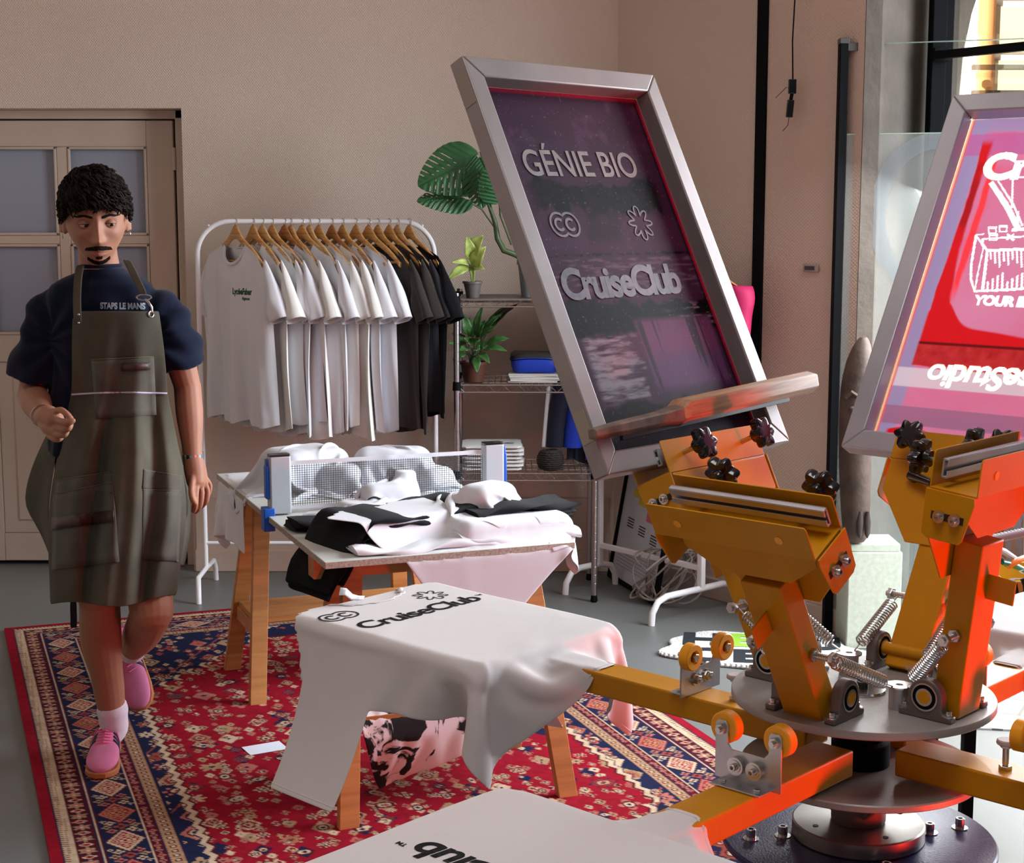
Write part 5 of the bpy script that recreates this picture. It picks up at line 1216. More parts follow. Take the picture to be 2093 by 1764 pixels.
foldstack('t_shirt','folded black t-shirt hanging over the left table edge, %s from the bottom',.22,.25,.56,.26,4,.015,.30,bc,zt0+.016,over=.15,seed=3)
foldstack('t_shirt','folded black t-shirt in the back left pile, %s from the bottom',.19,.45,.36,.12,2,.018,.1,bc,zt0,seed=4)
foldstack('t_shirt','folded dark t-shirt sticking out at the right of the table, %s from the bottom',.60,.22,.34,.17,3,.015,.12,bc,zt0+.034,seed=6)
# white shirt thrown over the pile, hanging down in front of the board
stk=[boxat((.28,.26,zt0+.04),(.27,.12,.035),.02,.30),boxat((.56,.15,zt0+.032),(.17,.10,.030),.02,.05),boxat((.52,.30,zt0+.05),(.08,.05,.045),.03)]
def spread(X,Y,L): L=L.copy(); L[...,2]+=.03*np.sin(X*14+Y*5)+.02*np.sin(Y*17); L[...,0]*=.93; return L
P_,m_=sim_sheet(.52,.66,.0115,TM@Matrix.Translation((.40,.15,zt0))@Matrix.Rotation(R(40),4,'Z'),.12,bxs+stk,110,seed=9,fric=.93,fold=spread,outline=tshirt_outline(.50,.64,.0)); garment('t_shirt','white t-shirt thrown over the black pile and hanging down in front of the table','t-shirt',P_,m_,wc,group=gp)
heap('bunched white t-shirt lying on top of the pile at the front right',.55,.27,.44,.40,.5,[((.55,.27,zt0+.07),(.08,.06,.06),.035,.5)],wc,8,z=.14,extra=stk)
heap('white t-shirt pulled up in a peak over the middle of the net',.43,.72,.46,.44,1.2,[((.43,.72,zt0+.06),(.035,.05,.115),.03,.3),((.36,.64,zt0+.03),(.08,.05,.05),.03,.0)],wc,12,z=.18)
# white cloth hanging at the right front corner
P_,m_=sim_sheet(.20,.26,.010,TM@Matrix.Translation((TWd-.01,.12,zt0+.03))@Matrix.Rotation(R(20),4,'Z'),.02,bxs+stk,90,seed=13,fric=.93); garment('t_shirt','end of a white t-shirt hanging over the right edge of the table','t-shirt',P_,m_,wc,group=gp)
# printed shirts on the shelf of the near trestle
pr=mat('brush_print_cotton','#e6dfe2',.85,bump=(400,.3)); n_=pr.node_tree.nodes;l_=pr.node_tree.links
nz=n_.new('ShaderNodeTexNoise'); nz.inputs['Scale'].default_value=9; nz.inputs['Detail'].default_value=7; nz.inputs['Distortion'].default_value=1.6; tc=n_.new('ShaderNodeTexCoord'); mp=n_.new('ShaderNodeMapping'); mp.inputs['Scale'].default_value=(1,2.4,1); l_.new(tc.outputs['Object'],mp.inputs[0]); l_.new(mp.outputs[0],nz.inputs['Vector'])
cr=n_.new('ShaderNodeValToRGB'); cr.color_ramp.elements[0].position=.46; cr.color_ramp.elements[0].color=(.01,.01,.012,1); cr.color_ramp.elements[1].position=.50; cr.color_ramp.elements[1].color=(*lin('#e6dfe2'),1); l_.new(nz.outputs['Fac'],cr.inputs[0]); l_.new(cr.outputs[0],n_['Principled BSDF'].inputs['Base Color'])
shf=[(np.array(TM@Matrix.Translation((TWd/2,.17,.237))),(.30,.13,.040),.005),boxat((TWd/2-.02,.17,.33),(.22,.10,.05),.03)]
mound('t_shirt','black bundle of cloth on the low shelf of the near trestle',.36,.17,.27,.12,.13,0,bc,21,z0=.278)
P_,m_=sim_sheet(.42,.50,.012,TM@Matrix.Translation((.28,.10,.40))@Matrix.Rotation(R(20),4,'Z'),.02,shf,100,seed=17,fric=.93,fold=spread); garment('t_shirt','white shirt with black brushwork print draped off the low trestle shelf','t-shirt',P_,m_,pr)
pp=PZ(528,1530,.012); pr_=thing('paper_sheet','white sheet of paper on the rug, half under the draped shirt','paper',(pp.x+.02,pp.y,.0138)); build('sheet',MB().box((0,0,0),(.12,.08,.0006),Matrix.Rotation(.5,4,'Z')),mat('paper','#dfe6f2',.6),pr_)
# ======================= t-shirts pulled over the pallets
ink=mat('black_screen_ink','#14141a',.7)
def tee_on(az,lab,y0,sd,steps=125,dx=0,parts=True,bw=.64,ln=.70,hw=.207,yn=.644,ty=0,tx=0):
    A,Wv=AWZ(az); m=frame3(CP,Wv,A,Vector((0,0,1))); inv=m.inverted()
    cell=.0092; w=1.06; nx=int(w/cell)+1;ny=int(ln/cell)+1
    X,Y=np.meshgrid(np.linspace(-w/2,w/2,nx),np.linspace(-ln/2,ln/2,ny)); ax=np.abs(X); top=ln/2
    body=(ax<=bw/2)&(Y<=top-.10*np.clip((ax-.10)/(bw/2-.10),0,1)); sy=top-.10+0*ax
    slv=(ax>bw/2-.03)&(ax<bw/2+.20)&(Y<sy)&(Y>sy-.21); neck=((X/.092)**2+((Y-top)/.085)**2)<1
    mask=(body|slv)&~neck
    rest=np.stack([X,Y,np.zeros_like(X)],-1); L=rest.copy(); L[...,0]+=dx; L[...,1]+=y0+ln/2; L[...,2]+=.826+.010*vnoise(X*9+30,Y*9+30,sd,3)+.004*vnoise(X*30+3,Y*30+3,sd+1,2)
    Mn=np.array(m); P=L@Mn[:3,:3].T+Mn[:3,3]
    bx=[(np.array(m@Matrix.Translation((0,(yn+1.196)/2,.796))),(hw,(1.196-yn)/2,.0255),.014),(np.array(m@Matrix.Translation((0,.40,.780))),(.037,.36,.0225),.006),(np.array(m@Matrix.Translation((0,.30,.845))),(.09,.012,.05),.006)]
    Pf=cloth(P,mask,steps,collider(bx,.3),iters=12,fric=.97,g=4.5,bend=.12,rest=rest,dt=.011)
    mb=cloth_mb(Pf,mask); t=thing('t_shirt',lab,'t-shirt',mtx=m@Matrix.Translation((0,.92,.8165)),group='natural cotton t-shirts pulled over the pallets')
    c=build('cloth',mb,'ecru',t,angle=180,world=True); md=c.modifiers.new('s','SOLIDIFY'); md.thickness=.0016; md.offset=1; md=c.modifiers.new('u','SUBSURF'); md.levels=1; md.render_levels=1
    # seams: collar, hem and sleeve cuff as raised ribs along the cut edge
    J={ (j,i) for j in range(ny) for i in range(nx) if mask[j,i]}
    def path(pts): return [Vector(Pf[j,i])+Vector((0,0,.0012)) for j,i in pts]
    row0=[(1,i) for i in range(nx) if mask[1,i]]; build('hem',MB().tube(path(row0),.0019,6),'ecru',t,world=True)
    for s in (-1,1):
        ci=min(range(nx),key=lambda i:abs(X[0,i]-s*(bw/2+.185))); col_=[(j,ci) for j in range(ny) if mask[j,ci]]
        if len(col_)>3: build('sleeve_hem',MB().tube(path(col_),.0017,6),'ecru',t,world=True)
        ci=min(range(nx),key=lambda i:abs(X[0,i]-s*(bw/2))); col_=[(j,ci) for j in range(ny) if mask[j,ci] and Y[j,ci]>sy[j,ci]-.24]
        if len(col_)>3: build('shoulder_seam',MB().tube(path(col_),.0013,6),'ecru',t,world=True)
    ring=[]
    for k in range(27):
        a=math.pi*k/26; x=.100*math.cos(a); y=top-.093*math.sin(a); j=min(range(ny),key=lambda q:abs(Y[q,0]-y)); i=min(range(nx),key=lambda q:abs(X[0,q]-x))
        if mask[j,i]: ring.append(Vector(Pf[j,i])+Vector((0,0,.0015)))
    build('collar',MB().tube(ring,.006,8,flat=.4),'ecru',t,world=True)
    build('back_layer',MB().box((0,1.09,.8188),(.36,.185,.002),m),'ecru',t,world=True)
    bv=bvh_of(mb); u=Wv; v=A
    def wp(x,y): return CP+Wv*x+A*y+Vector((0,0,.84))
    (xa,ya),(xb,yb)=TXT; xa+=tx;xb+=tx;ya+=ty;yb+=ty
    tm=text_mb('CruiseClub',.070,wp(xa,ya),u,v,.022,.08,space=.92,width=xb-xa,fine=.012); build('lettering',drop_on(tm,bv,.0024),ink,t,smooth=False,world=True)
    tm=text_mb('TM',.012,wp(xb+.012,ya+.028),u,v,.03,fine=.01); build('trade_mark',drop_on(tm,bv,.0024),ink,t,smooth=False,world=True)
    l=MB(); cc_logo(l,.062,wp(xa+.03,ya+.115),u,v); build('ring_emblem',drop_on(l,bv,.0024),ink,t,smooth=False,world=True)
    l=MB(); flower_logo(l,.075,wp(xb-.05,ya+.105),u,v); build('flower_emblem',drop_on(l,bv,.0024),ink,t,smooth=False,world=True)
    return t,mb
def lc(az,px,py):
    A,Wv=AWZ(az); p=PZ(px,py,.822)-CP; return p.dot(Wv),p.dot(A)
TXT=(lc(137,748,1288),lc(137,985,1226)); TXT=(TXT[0],(TXT[1][0],TXT[0][1]))
tA,mA=tee_on(137,'cream t-shirt printed in black, pulled over the left pallet in front of the trestle table',.515,1)
tag_p=PZ(706,1226,.826); b=MB(); b.grid([[tag_p+Vector((.05*i/4-.01,.0-.01*j,.004+.022*(1-i/4)*(1-.4*j/3)+.004*math.sin(i*2))) for i in range(5)] for j in range(4)]); build('neck_label',b,mat('label_white','#dfe3f0',.6),tA,world=True,solid=.0008)
tB,mB_=tee_on(227,'cream t-shirt with upside-down lettering on the pallet nearest the camera, cut by the picture edge',.455,2,100,bw=.68,hw=.232,yn=.58,ty=-.175)
tD,mD=tee_on(47,'cream t-shirt on the rear right pallet, only its edge and one black letter in view',.50,3,90,tx=-.06)
# clutter behind the rear right pallet
tc_=thing('tool_crate','yellow open crate with black and orange tools behind the right-hand t-shirt','crate',(PY(2075,1190,3.95).x,3.95,0)); cx_=tc_.location.x; zc_=PY(2075,1165,3.95).z
stn=thing('side_table','dark metal side table behind the press, partly hidden','table',(cx_+.05,4.0,0))
build('top',MB().box((cx_+.08,4.0,zc_-.15),(.50,.40,.02)),'blackm',stn,world=True,bevel=.002)
for sx in(-1,1):
    for sy in(-1,1): build('leg',MB().box((cx_+.08+sx*.22,4.0+sy*.17,(zc_-.16)/2),(.03,.03,zc_-.16)),'blackm',stn,world=True)
yc_=mat('yellow_crate','#c9a23c',.45); b=MB()
for q in ((-.12,0,.006,.22),(.12,0,.006,.22),(0,-.11,.24,.006),(0,.11,.24,.006)): b.box((cx_+q[0]+.07,3.98+q[1],zc_-.075),(q[2],q[3],.13))
b.box((cx_+.07,3.98,zc_-.136),(.24,.22,.006)); build('box',b,yc_,tc_,world=True,bevel=.003)
for i,(px,py,qx,qy,c_) in enumerate(((2018,1130,2060,1155,'#15161c'),(2030,1118,2075,1142,'#c8ccd8'),(2060,1160,2093,1140,'#d06a1c'),(2050,1150,2093,1165,'#3a7a70'))):
    t=thing('tool','hand tool lying in the yellow crate: %s'%('black handle','silver blade','orange and black grip','teal handle')[i],'tool',tuple(PY(px,py,3.92))); build('handle',MB().tube([PY(px,py,3.92),PY((px+qx)/2,(py+qy)/2-2,3.93),PY(qx,qy,3.95)],[.006,.009,.007],10),mat('tool'+str(i),c_,.3),t,world=True)
rodp=thing('serrated_rod','pale toothed rod resting across the crate behind the press','rod',tuple(PY(2050,1100,3.9))); b=MB().tube([PY(2015,1105,3.9),PY(2110,1085,3.9)],.011,12)
for i in range(14):
    p=PY(2018+7*i,1105-1.5*i-8,3.9); b.ball(p,.0035,n=6,k=4)
build('rod',b,mat('pale_plastic','#b9aeb6',.5),rodp,world=True)
for i,(x,c_) in enumerate(((2042,'#d0784a'),(2075,'#9fb0bd'))):
    t=thing('skateboard_deck','painted deck standing behind the crate, %s one'%('orange and grey','pale green edged')[i],'deck',tuple(PY(x,1150,4.4))); b=MB(); p=PY(x,1090,4.4)
    b.prism([(.07*math.cos(a),.20*(abs(math.sin(a))**.5)*math.copysign(1,math.sin(a))) for a in np.linspace(0,2*math.pi,28,endpoint=False)],-.006,.006,frame3((p.x,p.y,p.z-.02),(1,0,0),(0,.1,1),(0,-1,.1))); build('board',b,mat('deck'+str(i),c_,.4,var=.35,vscale=9),t,world=True)
# ======================= the man in the apron
def pp(px,py,Y): return PY(px,py,Y)
def capsule(mb,pts,rs,n=16,sub=5,flat=None):
    """smooth tapering limb through the joints"""
    P=[];Rr_=[];pts=[Vector(p) for p in pts]; N=len(pts)
    for i in range(N-1):
        a=pts[max(i-1,0)];b=pts[i];c=pts[i+1];d=pts[min(i+2,N-1)]
        for k in range(sub):
            t=k/sub; P.append(.5*((2*b)+(c-a)*t+(2*a-5*b+4*c-d)*t*t+(3*b-a-3*c+d)*t**3)); u=t*t*(3-2*t); Rr_.append(rs[i]*(1-u)+rs[i+1]*u)
    P.append(pts[-1]);Rr_.append(rs[-1])
    d0=(P[0]-P[1]).normalized();d1=(P[-1]-P[-2]).normalized(); r0=Rr_[0];r1=Rr_[-1]
    P=[P[0]+d0*r0*f for f in (.95,.75,.4)]+P+[P[-1]+d1*r1*f for f in (.4,.75,.95)]
    Rr_=[r0*.25,r0*.65,r0*.92]+Rr_+[r1*.92,r1*.65,r1*.25]
    mb.tube(P,Rr_,n); return mb
man_c=PZ(225,1590,0)
man=thing('person','young man with curly dark hair, navy t-shirt and olive work apron, walking on the rug','person',(-1.17,4.42,.0))
body=MB()
# ---- head in its own frame: x to the picture's right, -y out of the face, z up
hc=pp(196,452,4.42); HM=Matrix.Translation(hc)@Matrix.Rotation(R(17),4,'Z')@Matrix.Rotation(R(9),4,'X')@Matrix.Rotation(R(-2),4,'Y')
HS=1.10
def headpt(a,b):
    x=math.sin(b)*math.cos(a);y=math.sin(b)*math.sin(a);z=math.cos(b)
    if z<0: q_=math.sin(b)**(1-.42*ss(0,1,-z)); x=q_*math.cos(a)
    X=.074*x;Yy=.093*y;Z=.112*z
    g=lambda cx,cz,sx,sz:math.exp(-((X-cx)/sx)**2-((Z-cz)/sz)**2)
    if Z<0: k=ss(0,.112,-Z); X*=1-.36*k**1.2; Yy=Yy*(1-.10*k)-( -.0 if y>0 else .0)
    if y>0 and Z<-.02: Yy*=1-.45*ss(.02,.09,-Z)
    if y<0:
        f=min(1,-y*1.6)
        Yy-=f*(.004*g(0,-.098,.025,.02)+.010*g(0,-.10,.022,.016))     # chin
        Yy-=f*(.0265*g(0,-.030,.0085,.014)+.016*g(0,-.008,.0075,.022)+.010*g(0,-.036,.017,.009)+.007*g(-.011,-.036,.006,.006)+.007*g(.011,-.036,.006,.006)) # nose
        Yy+=f*(.013*g(-.031,.006,.015,.010)+.013*g(.031,.006,.015,.010))  # sockets
        Yy-=f*(.006*g(-.030,.026,.022,.007)+.006*g(.030,.026,.022,.007)+.003*g(0,.024,.01,.008))  # brow ridge
        Yy-=f*(.006*g(-.046,-.022,.016,.016)+.006*g(.046,-.022,.016,.016))  # cheekbones
        Yy+=f*(.004*g(-.040,-.055,.014,.018)+.004*g(.040,-.055,.014,.018))
        Yy-=f*(.007*g(0,-.062,.020,.005)+.008*g(0,-.073,.017,.005)-.004*g(0,-.0675,.022,.0022)); Yy+=f*.004*g(0,-.083,.018,.005)
        Yy-=f*.006*g(0,-.058,.026,.016)
    return Vector((X,Yy,Z))*HS
n_a,n_b=120,110
hv=[];hf=[]
for j in range(1,n_b):
    for i in range(n_a): hv.append(headpt(2*math.pi*i/n_a,math.pi*j/n_b))
hf=[(j*n_a+i,(j+1)*n_a+i,(j+1)*n_a+(i+1)%n_a,j*n_a+(i+1)%n_a) for j in range(n_b-2) for i in range(n_a)]
hv+=[headpt(0,0),headpt(0,math.pi)];T_=len(hv)-2; hf+=[(T_,i,(i+1)%n_a) for i in range(n_a)]+[(T_+1,(n_b-2)*n_a+(i+1)%n_a,(n_b-2)*n_a+i) for i in range(n_a)]
body.add(hv,hf,HM)
def hp(x,y,z): return HM@(Vector((x,y,z))*HS)
for s in (-1,1):   # ears
    e=MB(); rings=[]
    for t,k in ((0,.5),(.3,.9),(.7,1),(1,.6)): rings.append([Vector((s*(.068+.016*t),.012+.010*t+.015*k*math.cos(a),-.004+.031*k*math.sin(a)-.004*math.cos(a))) for a in np.linspace(0,2*math.pi,18,endpoint=False)])
    e.loft(rings); body.add([v*HS for v in e.v],e.f,HM)
    rim=[Vector((s*.086,.024+.012*math.cos(a),-.002+.029*math.sin(a)))*HS for a in np.linspace(-1.4,2.6,12)]; t2=MB().tube(rim,.0042,8); body.add(t2.v,t2.f,HM)
nk=pp(205,600,4.50)
capsule(body,[hp(0,.022,-.05),hp(0,.022,-.085),pp(204,560,4.48),nk+Vector((0,0,-.05))],[.052,.054,.058,.09],20)
# ---- torso core (under the clothes), arms, legs
sL=pp(98,622,4.50); sR=pp(338,625,4.50); pel=pp(222,960,4.50)
capsule(body,[nk+Vector((0,0,-.05)),pp(212,720,4.50),pp(216,850,4.49),pel],[.10,.115,.105,.12],20)
capsule(body,[nk+Vector((0,0,-.07)),sL+Vector((.02,0,-.02))],[.06,.040],16); capsule(body,[nk+Vector((0,0,-.07)),sR+Vector((-.02,0,-.02))],[.06,.040],16)
elL=pp(66,806,4.50); wrL=pp(88,853,4.27)
capsule(body,[sL.lerp(elL,.12),sL.lerp(elL,.5),elL],[.042,.047,.040],16); capsule(body,[elL,elL.lerp(wrL,.35),wrL],[.042,.043,.027],16)
elR=pp(383,790,4.53); wrR=pp(394,930,4.47)
capsule(body,[sR.lerp(elR,.12),sR.lerp(elR,.5),elR],[.042,.046,.039],16); capsule(body,[elR,elR.lerp(wrR,.35),wrR],[.040,.040,.027],16)
# legs
hL=pp(180,1030,4.46); knL=pp(202,1215,4.38); anL=pp(233,1488,4.53)
capsule(body,[hL,knL,pp(206,1300,4.44),pp(220,1390,4.49),anL],[.085,.058,.060,.047,.034],18)
capsule(body,[hL,knL+Vector((0,-.008,0))],[.085,.060],16)
hR=pp(285,1030,4.46); knR=pp(310,1250,4.34); anR=pp(268,1330,4.78)
capsule(body,[hR,knR],[.085,.062],18); capsule(body,[knR,knR.lerp(anR,.35)+Vector((0,0,-.01)),anR],[.060,.058,.038],18)
# hands: palm and five bent fingers each
def finger(p0,pts,r): capsule(body,[p0]+pts,[r*1.08]+[r]*(len(pts)-1)+[r*.86],12,4)
def P3(px,py,Y): return pp(px,py,Y)
# his right hand (picture left): loosely pinching, seen from its side
capsule(body,[wrL,P3(98,850,4.24),P3(112,858,4.20)],[.026,.030,.026],16); capsule(body,[P3(92,862,4.26),P3(104,872,4.22),P3(116,880,4.19)],[.022,.026,.020],14)
finger(P3(110,842,4.21),[P3(124,838,4.17),P3(136,846,4.15),P3(145,855,4.145)],.0088)
finger(P3(114,858,4.19),[P3(128,862,4.15),P3(140,864,4.13),P3(149,860,4.13)],.0092)
finger(P3(112,872,4.19),[P3(128,878,4.15),P3(140,876,4.14),P3(145,868,4.15)],.009)
finger(P3(108,884,4.19),[P3(122,890,4.16),P3(133,888,4.15),P3(138,878,4.165)],.0085)
finger(P3(100,890,4.20),[P3(110,898,4.18),P3(122,898,4.175),P3(128,890,4.19)],.0078)
# his left hand (picture right): hanging, fingers gently curled
capsule(body,[wrR,P3(397,955,4.46),P3(400,982,4.45)],[.026,.031,.028],16); capsule(body,[P3(404,955,4.48),P3(411,985,4.48)],[.024,.022],14)
finger(P3(394,975,4.43),[P3(391,1000,4.41),P3(393,1018,4.40),P3(400,1030,4.405)],.0088)
finger(P3(402,985,4.44),[P3(400,1012,4.42),P3(399,1032,4.42),P3(396,1044,4.44)],.0092)
finger(P3(410,987,4.46),[P3(412,1012,4.45),P3(408,1034,4.45),P3(400,1046,4.47)],.009)
finger(P3(417,984,4.48),[P3(424,1004,4.48),P3(421,1024,4.48),P3(411,1036,4.50)],.0085)
finger(P3(421,978,4.50),[P3(429,992,4.51),P3(427,1008,4.51),P3(419,1018,4.52)],.0075)
o=build('body',body,'skin',None)
md=o.modifiers.new('r','REMESH'); md.mode='VOXEL'; md.voxel_size=.0031; md.use_smooth_shade=True
md=o.modifiers.new('s','SMOOTH'); md.factor=.5; md.iterations=3
me=bpy.data.meshes.new_from_object(o.evaluated_get(bpy.context.evaluated_depsgraph_get())); me.name='body'; bpy.data.objects.remove(o)
me.transform(WM[man.name].inverted()); ob=bpy.data.objects.new('body',me); COL.objects.link(ob); ob.parent=man; WM['body']=WM[man.name]; me.shade_smooth()
# ---- face details
skind=mat('lip_skin','#9a5f50',.5)
eyew=mat('eye_white','#b9aaa2',.25); iris=mat('iris','#1c120d',.12)
for s in(-1,1):
    c=Vector((s*.031,-.0735,.006)); e=build('eye',MB().ball(HM@(c*HS),.0118*HS,n=20,k=14),eyew,man,world=True)
    build('iris',MB().ball(HM@((c+Vector((.0028,-.0073,-.0015)))*HS),(.0068*HS,.0050*HS,.0066*HS),n=16,k=10),iris,e,world=True)
    for nm,(z0_,z1_) in (('upper_eyelid',(.10,1)),('lower_eyelid',(-1,-.52))):
        G_=[]
        for j in range(9):
            zz=z0_+(z1_-z0_)*j/8; rr=.0131
            G_.append([hp(*(c+Vector((rr*1.12*math.sqrt(max(0,1-zz*zz))*math.sin(q),-rr*math.sqrt(max(0,1-zz*zz))*math.cos(q),rr*(zz-(.10*abs(math.sin(q))**2 if zz>0 else -.12*abs(math.sin(q))**2)))))) for q in np.linspace(-1.5,1.5,15)])
        build(nm,MB().grid(G_),'skin',man,world=True,solid=.0008)
    lash=[hp(*(c+Vector((.0136*1.10*math.sin(q),-.0136*math.cos(q),.0012-.0016*math.sin(q)**2)))) for q in np.linspace(-1.2,1.2,9)]
    build('lashes',MB().tube(lash,.0007,5),iris,man,world=True)
hair=mat('dark_hair','#1a120d',.75,spec=.15,bump=(300,.8),var=.5,vscale=45)
def strands(nm,fn,n,r,seed):
    rs=random.Random(seed); b=MB()
    for i in range(n): p=fn(rs); b.tube(p,[r,r*1.0,r*.35][:len(p)] if len(p)==3 else r,5)
    build(nm,b,hair,man,world=True)
bvh=BVHTree.FromPolygons([tuple(WM[man.name]@v.co) for v in me.vertices],[tuple(p.vertices) for p in me.polygons])
def on_face(x,z,lift=.001):
    o_=hp(x,-.3,z); d=(HM.to_3x3()@Vector((0,1,0))).normalized(); h=bvh.ray_cast(o_,d); return h[0]-d*lift if h[0] is not None else hp(x,-.09,z)
for s in(-1,1):
    def brow(rs,s=s):
        t=rs.random(); x=s*(.011+.038*t); z=.0235+.006*math.sin(min(1,t*1.3)*2.4)-(.004*t)+rs.uniform(-.0028,.0028)*(1-.4*t)
        return [on_face(x,z,.0008),on_face(x+s*.004,z+.0008,.0022),on_face(x+s*.008,z+.0002,.0012)]
    strands('eyebrow',brow,300,.00042,30+s)
def mous(rs):
    t=rs.uniform(-1,1); x=.030*t; z=-.0515-.006*abs(t)**2+rs.uniform(-.0048,.0040)*(1-.5*abs(t)); s=1 if t>0 else -1
    return [on_face(x,z,.001),on_face(x+s*.002,z-.003,.003),on_face(x+s*.004,z-.0065,.0015)]
strands('moustache',mous,560,.0004,40)
def goat(rs):
    t=rs.uniform(-1,1); x=.028*t; z=-.0965+.012*abs(t)**1.8+rs.uniform(-.006,.0055)*(1-.4*abs(t))
    return [on_face(x,z,.001),on_face(x,z-.003,.0035),on_face(x,z-.006,.003)]
strands('goatee',goat,620,.0004,41)
def soul(rs):
    x=rs.uniform(-.008,.008); z=-.0815+rs.uniform(-.003,.003); return [on_face(x,z,.0008),on_face(x,z-.002,.002),on_face(x,z-.004,.0012)]
strands('soul_patch',soul,110,.0004,42)
lp=MB()
for zz,r_ in ((-.0622,.0026),(-.0735,.0034)):
    lp.tube([on_face(x,zz+(.003 if zz>-.07 else -.002)*(-(abs(x)/.019)**1.5+.3)*1.0,-.0008) for x in np.linspace(-.019,.019,11)],[r_*max(.3,(1-(abs(x)/.0195)**2)**.5) for x in np.linspace(-.019,.019,11)],8)
build('lips',lp,skind,man,world=True)
# ---- hair: a close cap plus hundreds of short curls
cap=MB(); capv=[]
def hairline(a):  # lowest angle (from the crown) covered at azimuth a; front is a=-pi/2
    f=(1-math.sin(a))/2; side=abs(math.cos(a)); return 1.05+ (1-f)*.80 + .10*side*(1-f) + (.12*side**2)*f
rowsN=26; colsN=72; P=[]
for j in range(rowsN+1):
    row=[]
    for i in range(colsN+1):
        a=2*math.pi*i/colsN; b_=hairline(a)*j/rowsN; v=headpt(a,b_)/HS; n_=Vector((v.x/.074**2,v.y/.093**2,v.z/.112**2)).normalized()
        topk=max(0,math.cos(b_))**.6; th=.007+.019*topk+.016*mnoise.noise(v*38)*topk+.004*mnoise.noise(v*110); th*=min(1,(1-j/rowsN)*6+.15)
        row.append(hp(*(v+n_*th)))
    P.append(row)
cap.grid(P); hb=build('hair',cap,hair,man,world=True)
rs=random.Random(77); cur=MB()
for k in range(850):
    a=rs.uniform(0,2*math.pi); f=(1-math.sin(a))/2; b_=(rs.random()**.7)*hairline(a)*(.97); v=headpt(a,b_)/HS; n_=Vector((v.x/.074**2,v.y/.093**2,v.z/.112**2)).normalized()
    topk=max(0,math.cos(b_))**.6; lift=.006+.020*topk; base=v+n_*lift*.6
    dn=(Vector((0,0,-1))-n_*(-n_.z)).normalized() if abs(n_.z)<.97 else Vector((rs.uniform(-1,1),-1,0)).normalized()
    tw=n_.cross(dn); L_=(.010+.030*topk+.008*f)*rs.uniform(.7,1.2); cr_=rs.uniform(.004,.0085); ph=rs.uniform(0,6.28); tn=rs.uniform(.7,1.4); cr_*=.35+.65*topk
    pts=[]
    for q in range(8):
        t=q/7; an=ph+tn*t*2*math.pi; pts.append(hp(*(base+dn*L_*t*(.8)+n_*(.004+.006*math.sin(t*3)*topk+cr_*math.cos(an))+tw*cr_*math.sin(an)*1.3)))
    cur.tube(pts,[.0022,.0030,.0033,.0033,.0030,.0025,.0018,.0008],5)
for k in range(120):   # fringe over the forehead
    x=rs.uniform(-.056,.060); z=.056+rs.uniform(-.003,.020); p0=on_face(x,z,.010); pts=[]; ph=rs.uniform(0,6.28); cr_=rs.uniform(.003,.006); L_=rs.uniform(.012,.024)
    for q in range(9):
        t=q/8; an=ph+t*8.5; pts.append(p0+HM.to_3x3()@Vector((cr_*math.sin(an),-.004-cr_*math.cos(an)*.6,-L_*t)))
    cur.tube(pts,[.0018]*7+[.0014,.0008],5)
o=build('hair_curls',cur,hair,hb,world=True)
for s in(-1,1): build('earring',MB().tube([hp(s*.084+.0,.016+.006*math.cos(a),-.038+.006*math.sin(a)) for a in np.linspace(0,2*math.pi,14,endpoint=False)],.0011,6,closed=True),'steel',man,world=True)
# ---- clothes
navy_c=mat('navy_tee','#091329',.92,bump=(450,.3),sheen=.08,spec=.2,wrinkle=.35); olive=mat('olive_canvas','#4c4a3f',.95,var=.30,vscale=6,bump=(520,.45),sheen=.05,bdist=.0012,spec=.2,wrinkle=.6); leather=mat('brown_leather','#3a2620',.5,var=.25,vscale=25); olive_d=mat('olive_canvas_pocket','#48463d',.9,var=.28,vscale=10,bump=(520,.45),sheen=.15,bdist=.0012)
def ring_at(c,rx,ry,rz=0,n=56,k=1.0,fold=0,ph=0,pw=.85,ff=7):
    out=[]
    for i in range(n):
        a=2*math.pi*i/n; ca,sa=math.cos(a),math.sin(a); x=rx*math.copysign(abs(ca)**pw,ca); y=ry*math.copysign(abs(sa)**pw,sa)
        w=1+fold*math.sin(ff*a+ph)+fold*.5*math.sin((ff*2+1)*a+ph*2); out.append(Vector(c)+Vector((x*w,y*w,0)))
    return out
tee=MB(); R_=[]
for (px,py,hw,dy,Y,f) in ((206,546,38,.060,4.475,0),(208,556,50,.070,4.48,.0),(210,566,72,.080,4.49,.0),(210,582,100,.090,4.49,.0),(210,612,116,.098,4.495,.0),(212,660,118,.104,4.50,.01),(214,720,115,.106,4.50,.02),(218,790,116,.106,4.50,.03),(222,850,120,.108,4.50,.04),(224,905,124,.112,4.50,.05),(225,925,124,.112,4.50,.05)):
    R_.append(ring_at(pp(px,py,Y),hw*.00141,dy,fold=f,ph=py*.013,pw=.88))
tee.loft(R_)
for s_,e_,k_,rA,rB in ((sL,elL,.80,.056,.084),(sR,elR,.70,.056,.080)):
    capsule(tee,[nk+Vector((0,.0,-.055)),nk.lerp(s_,.55)+Vector((0,0,-.018)),s_+Vector((0,0,-.012))],[.060,.060,.054],18)
    d=(e_-s_).normalized(); x=Vector((1,0,0)); x=(x-d*x.dot(d)).normalized(); y=d.cross(x); rings=[]
    for j in range(13):
        t=j/12; c=s_+Vector((0,0,-.01))+(e_-s_)*k_*t; rr=rA+(rB-rA)*t+.003*math.sin(t*11)
        rings.append([c+x*rr*(1.0+.05*math.sin(3*a+t*5))*math.cos(a)+y*rr*1.04*math.sin(a)*(1+.04*math.sin(5*a+t*7)) for a in np.linspace(0,2*math.pi,36,endpoint=False)])
    tee.loft(rings)
o=build('navy_t_shirt',tee,navy_c,None)
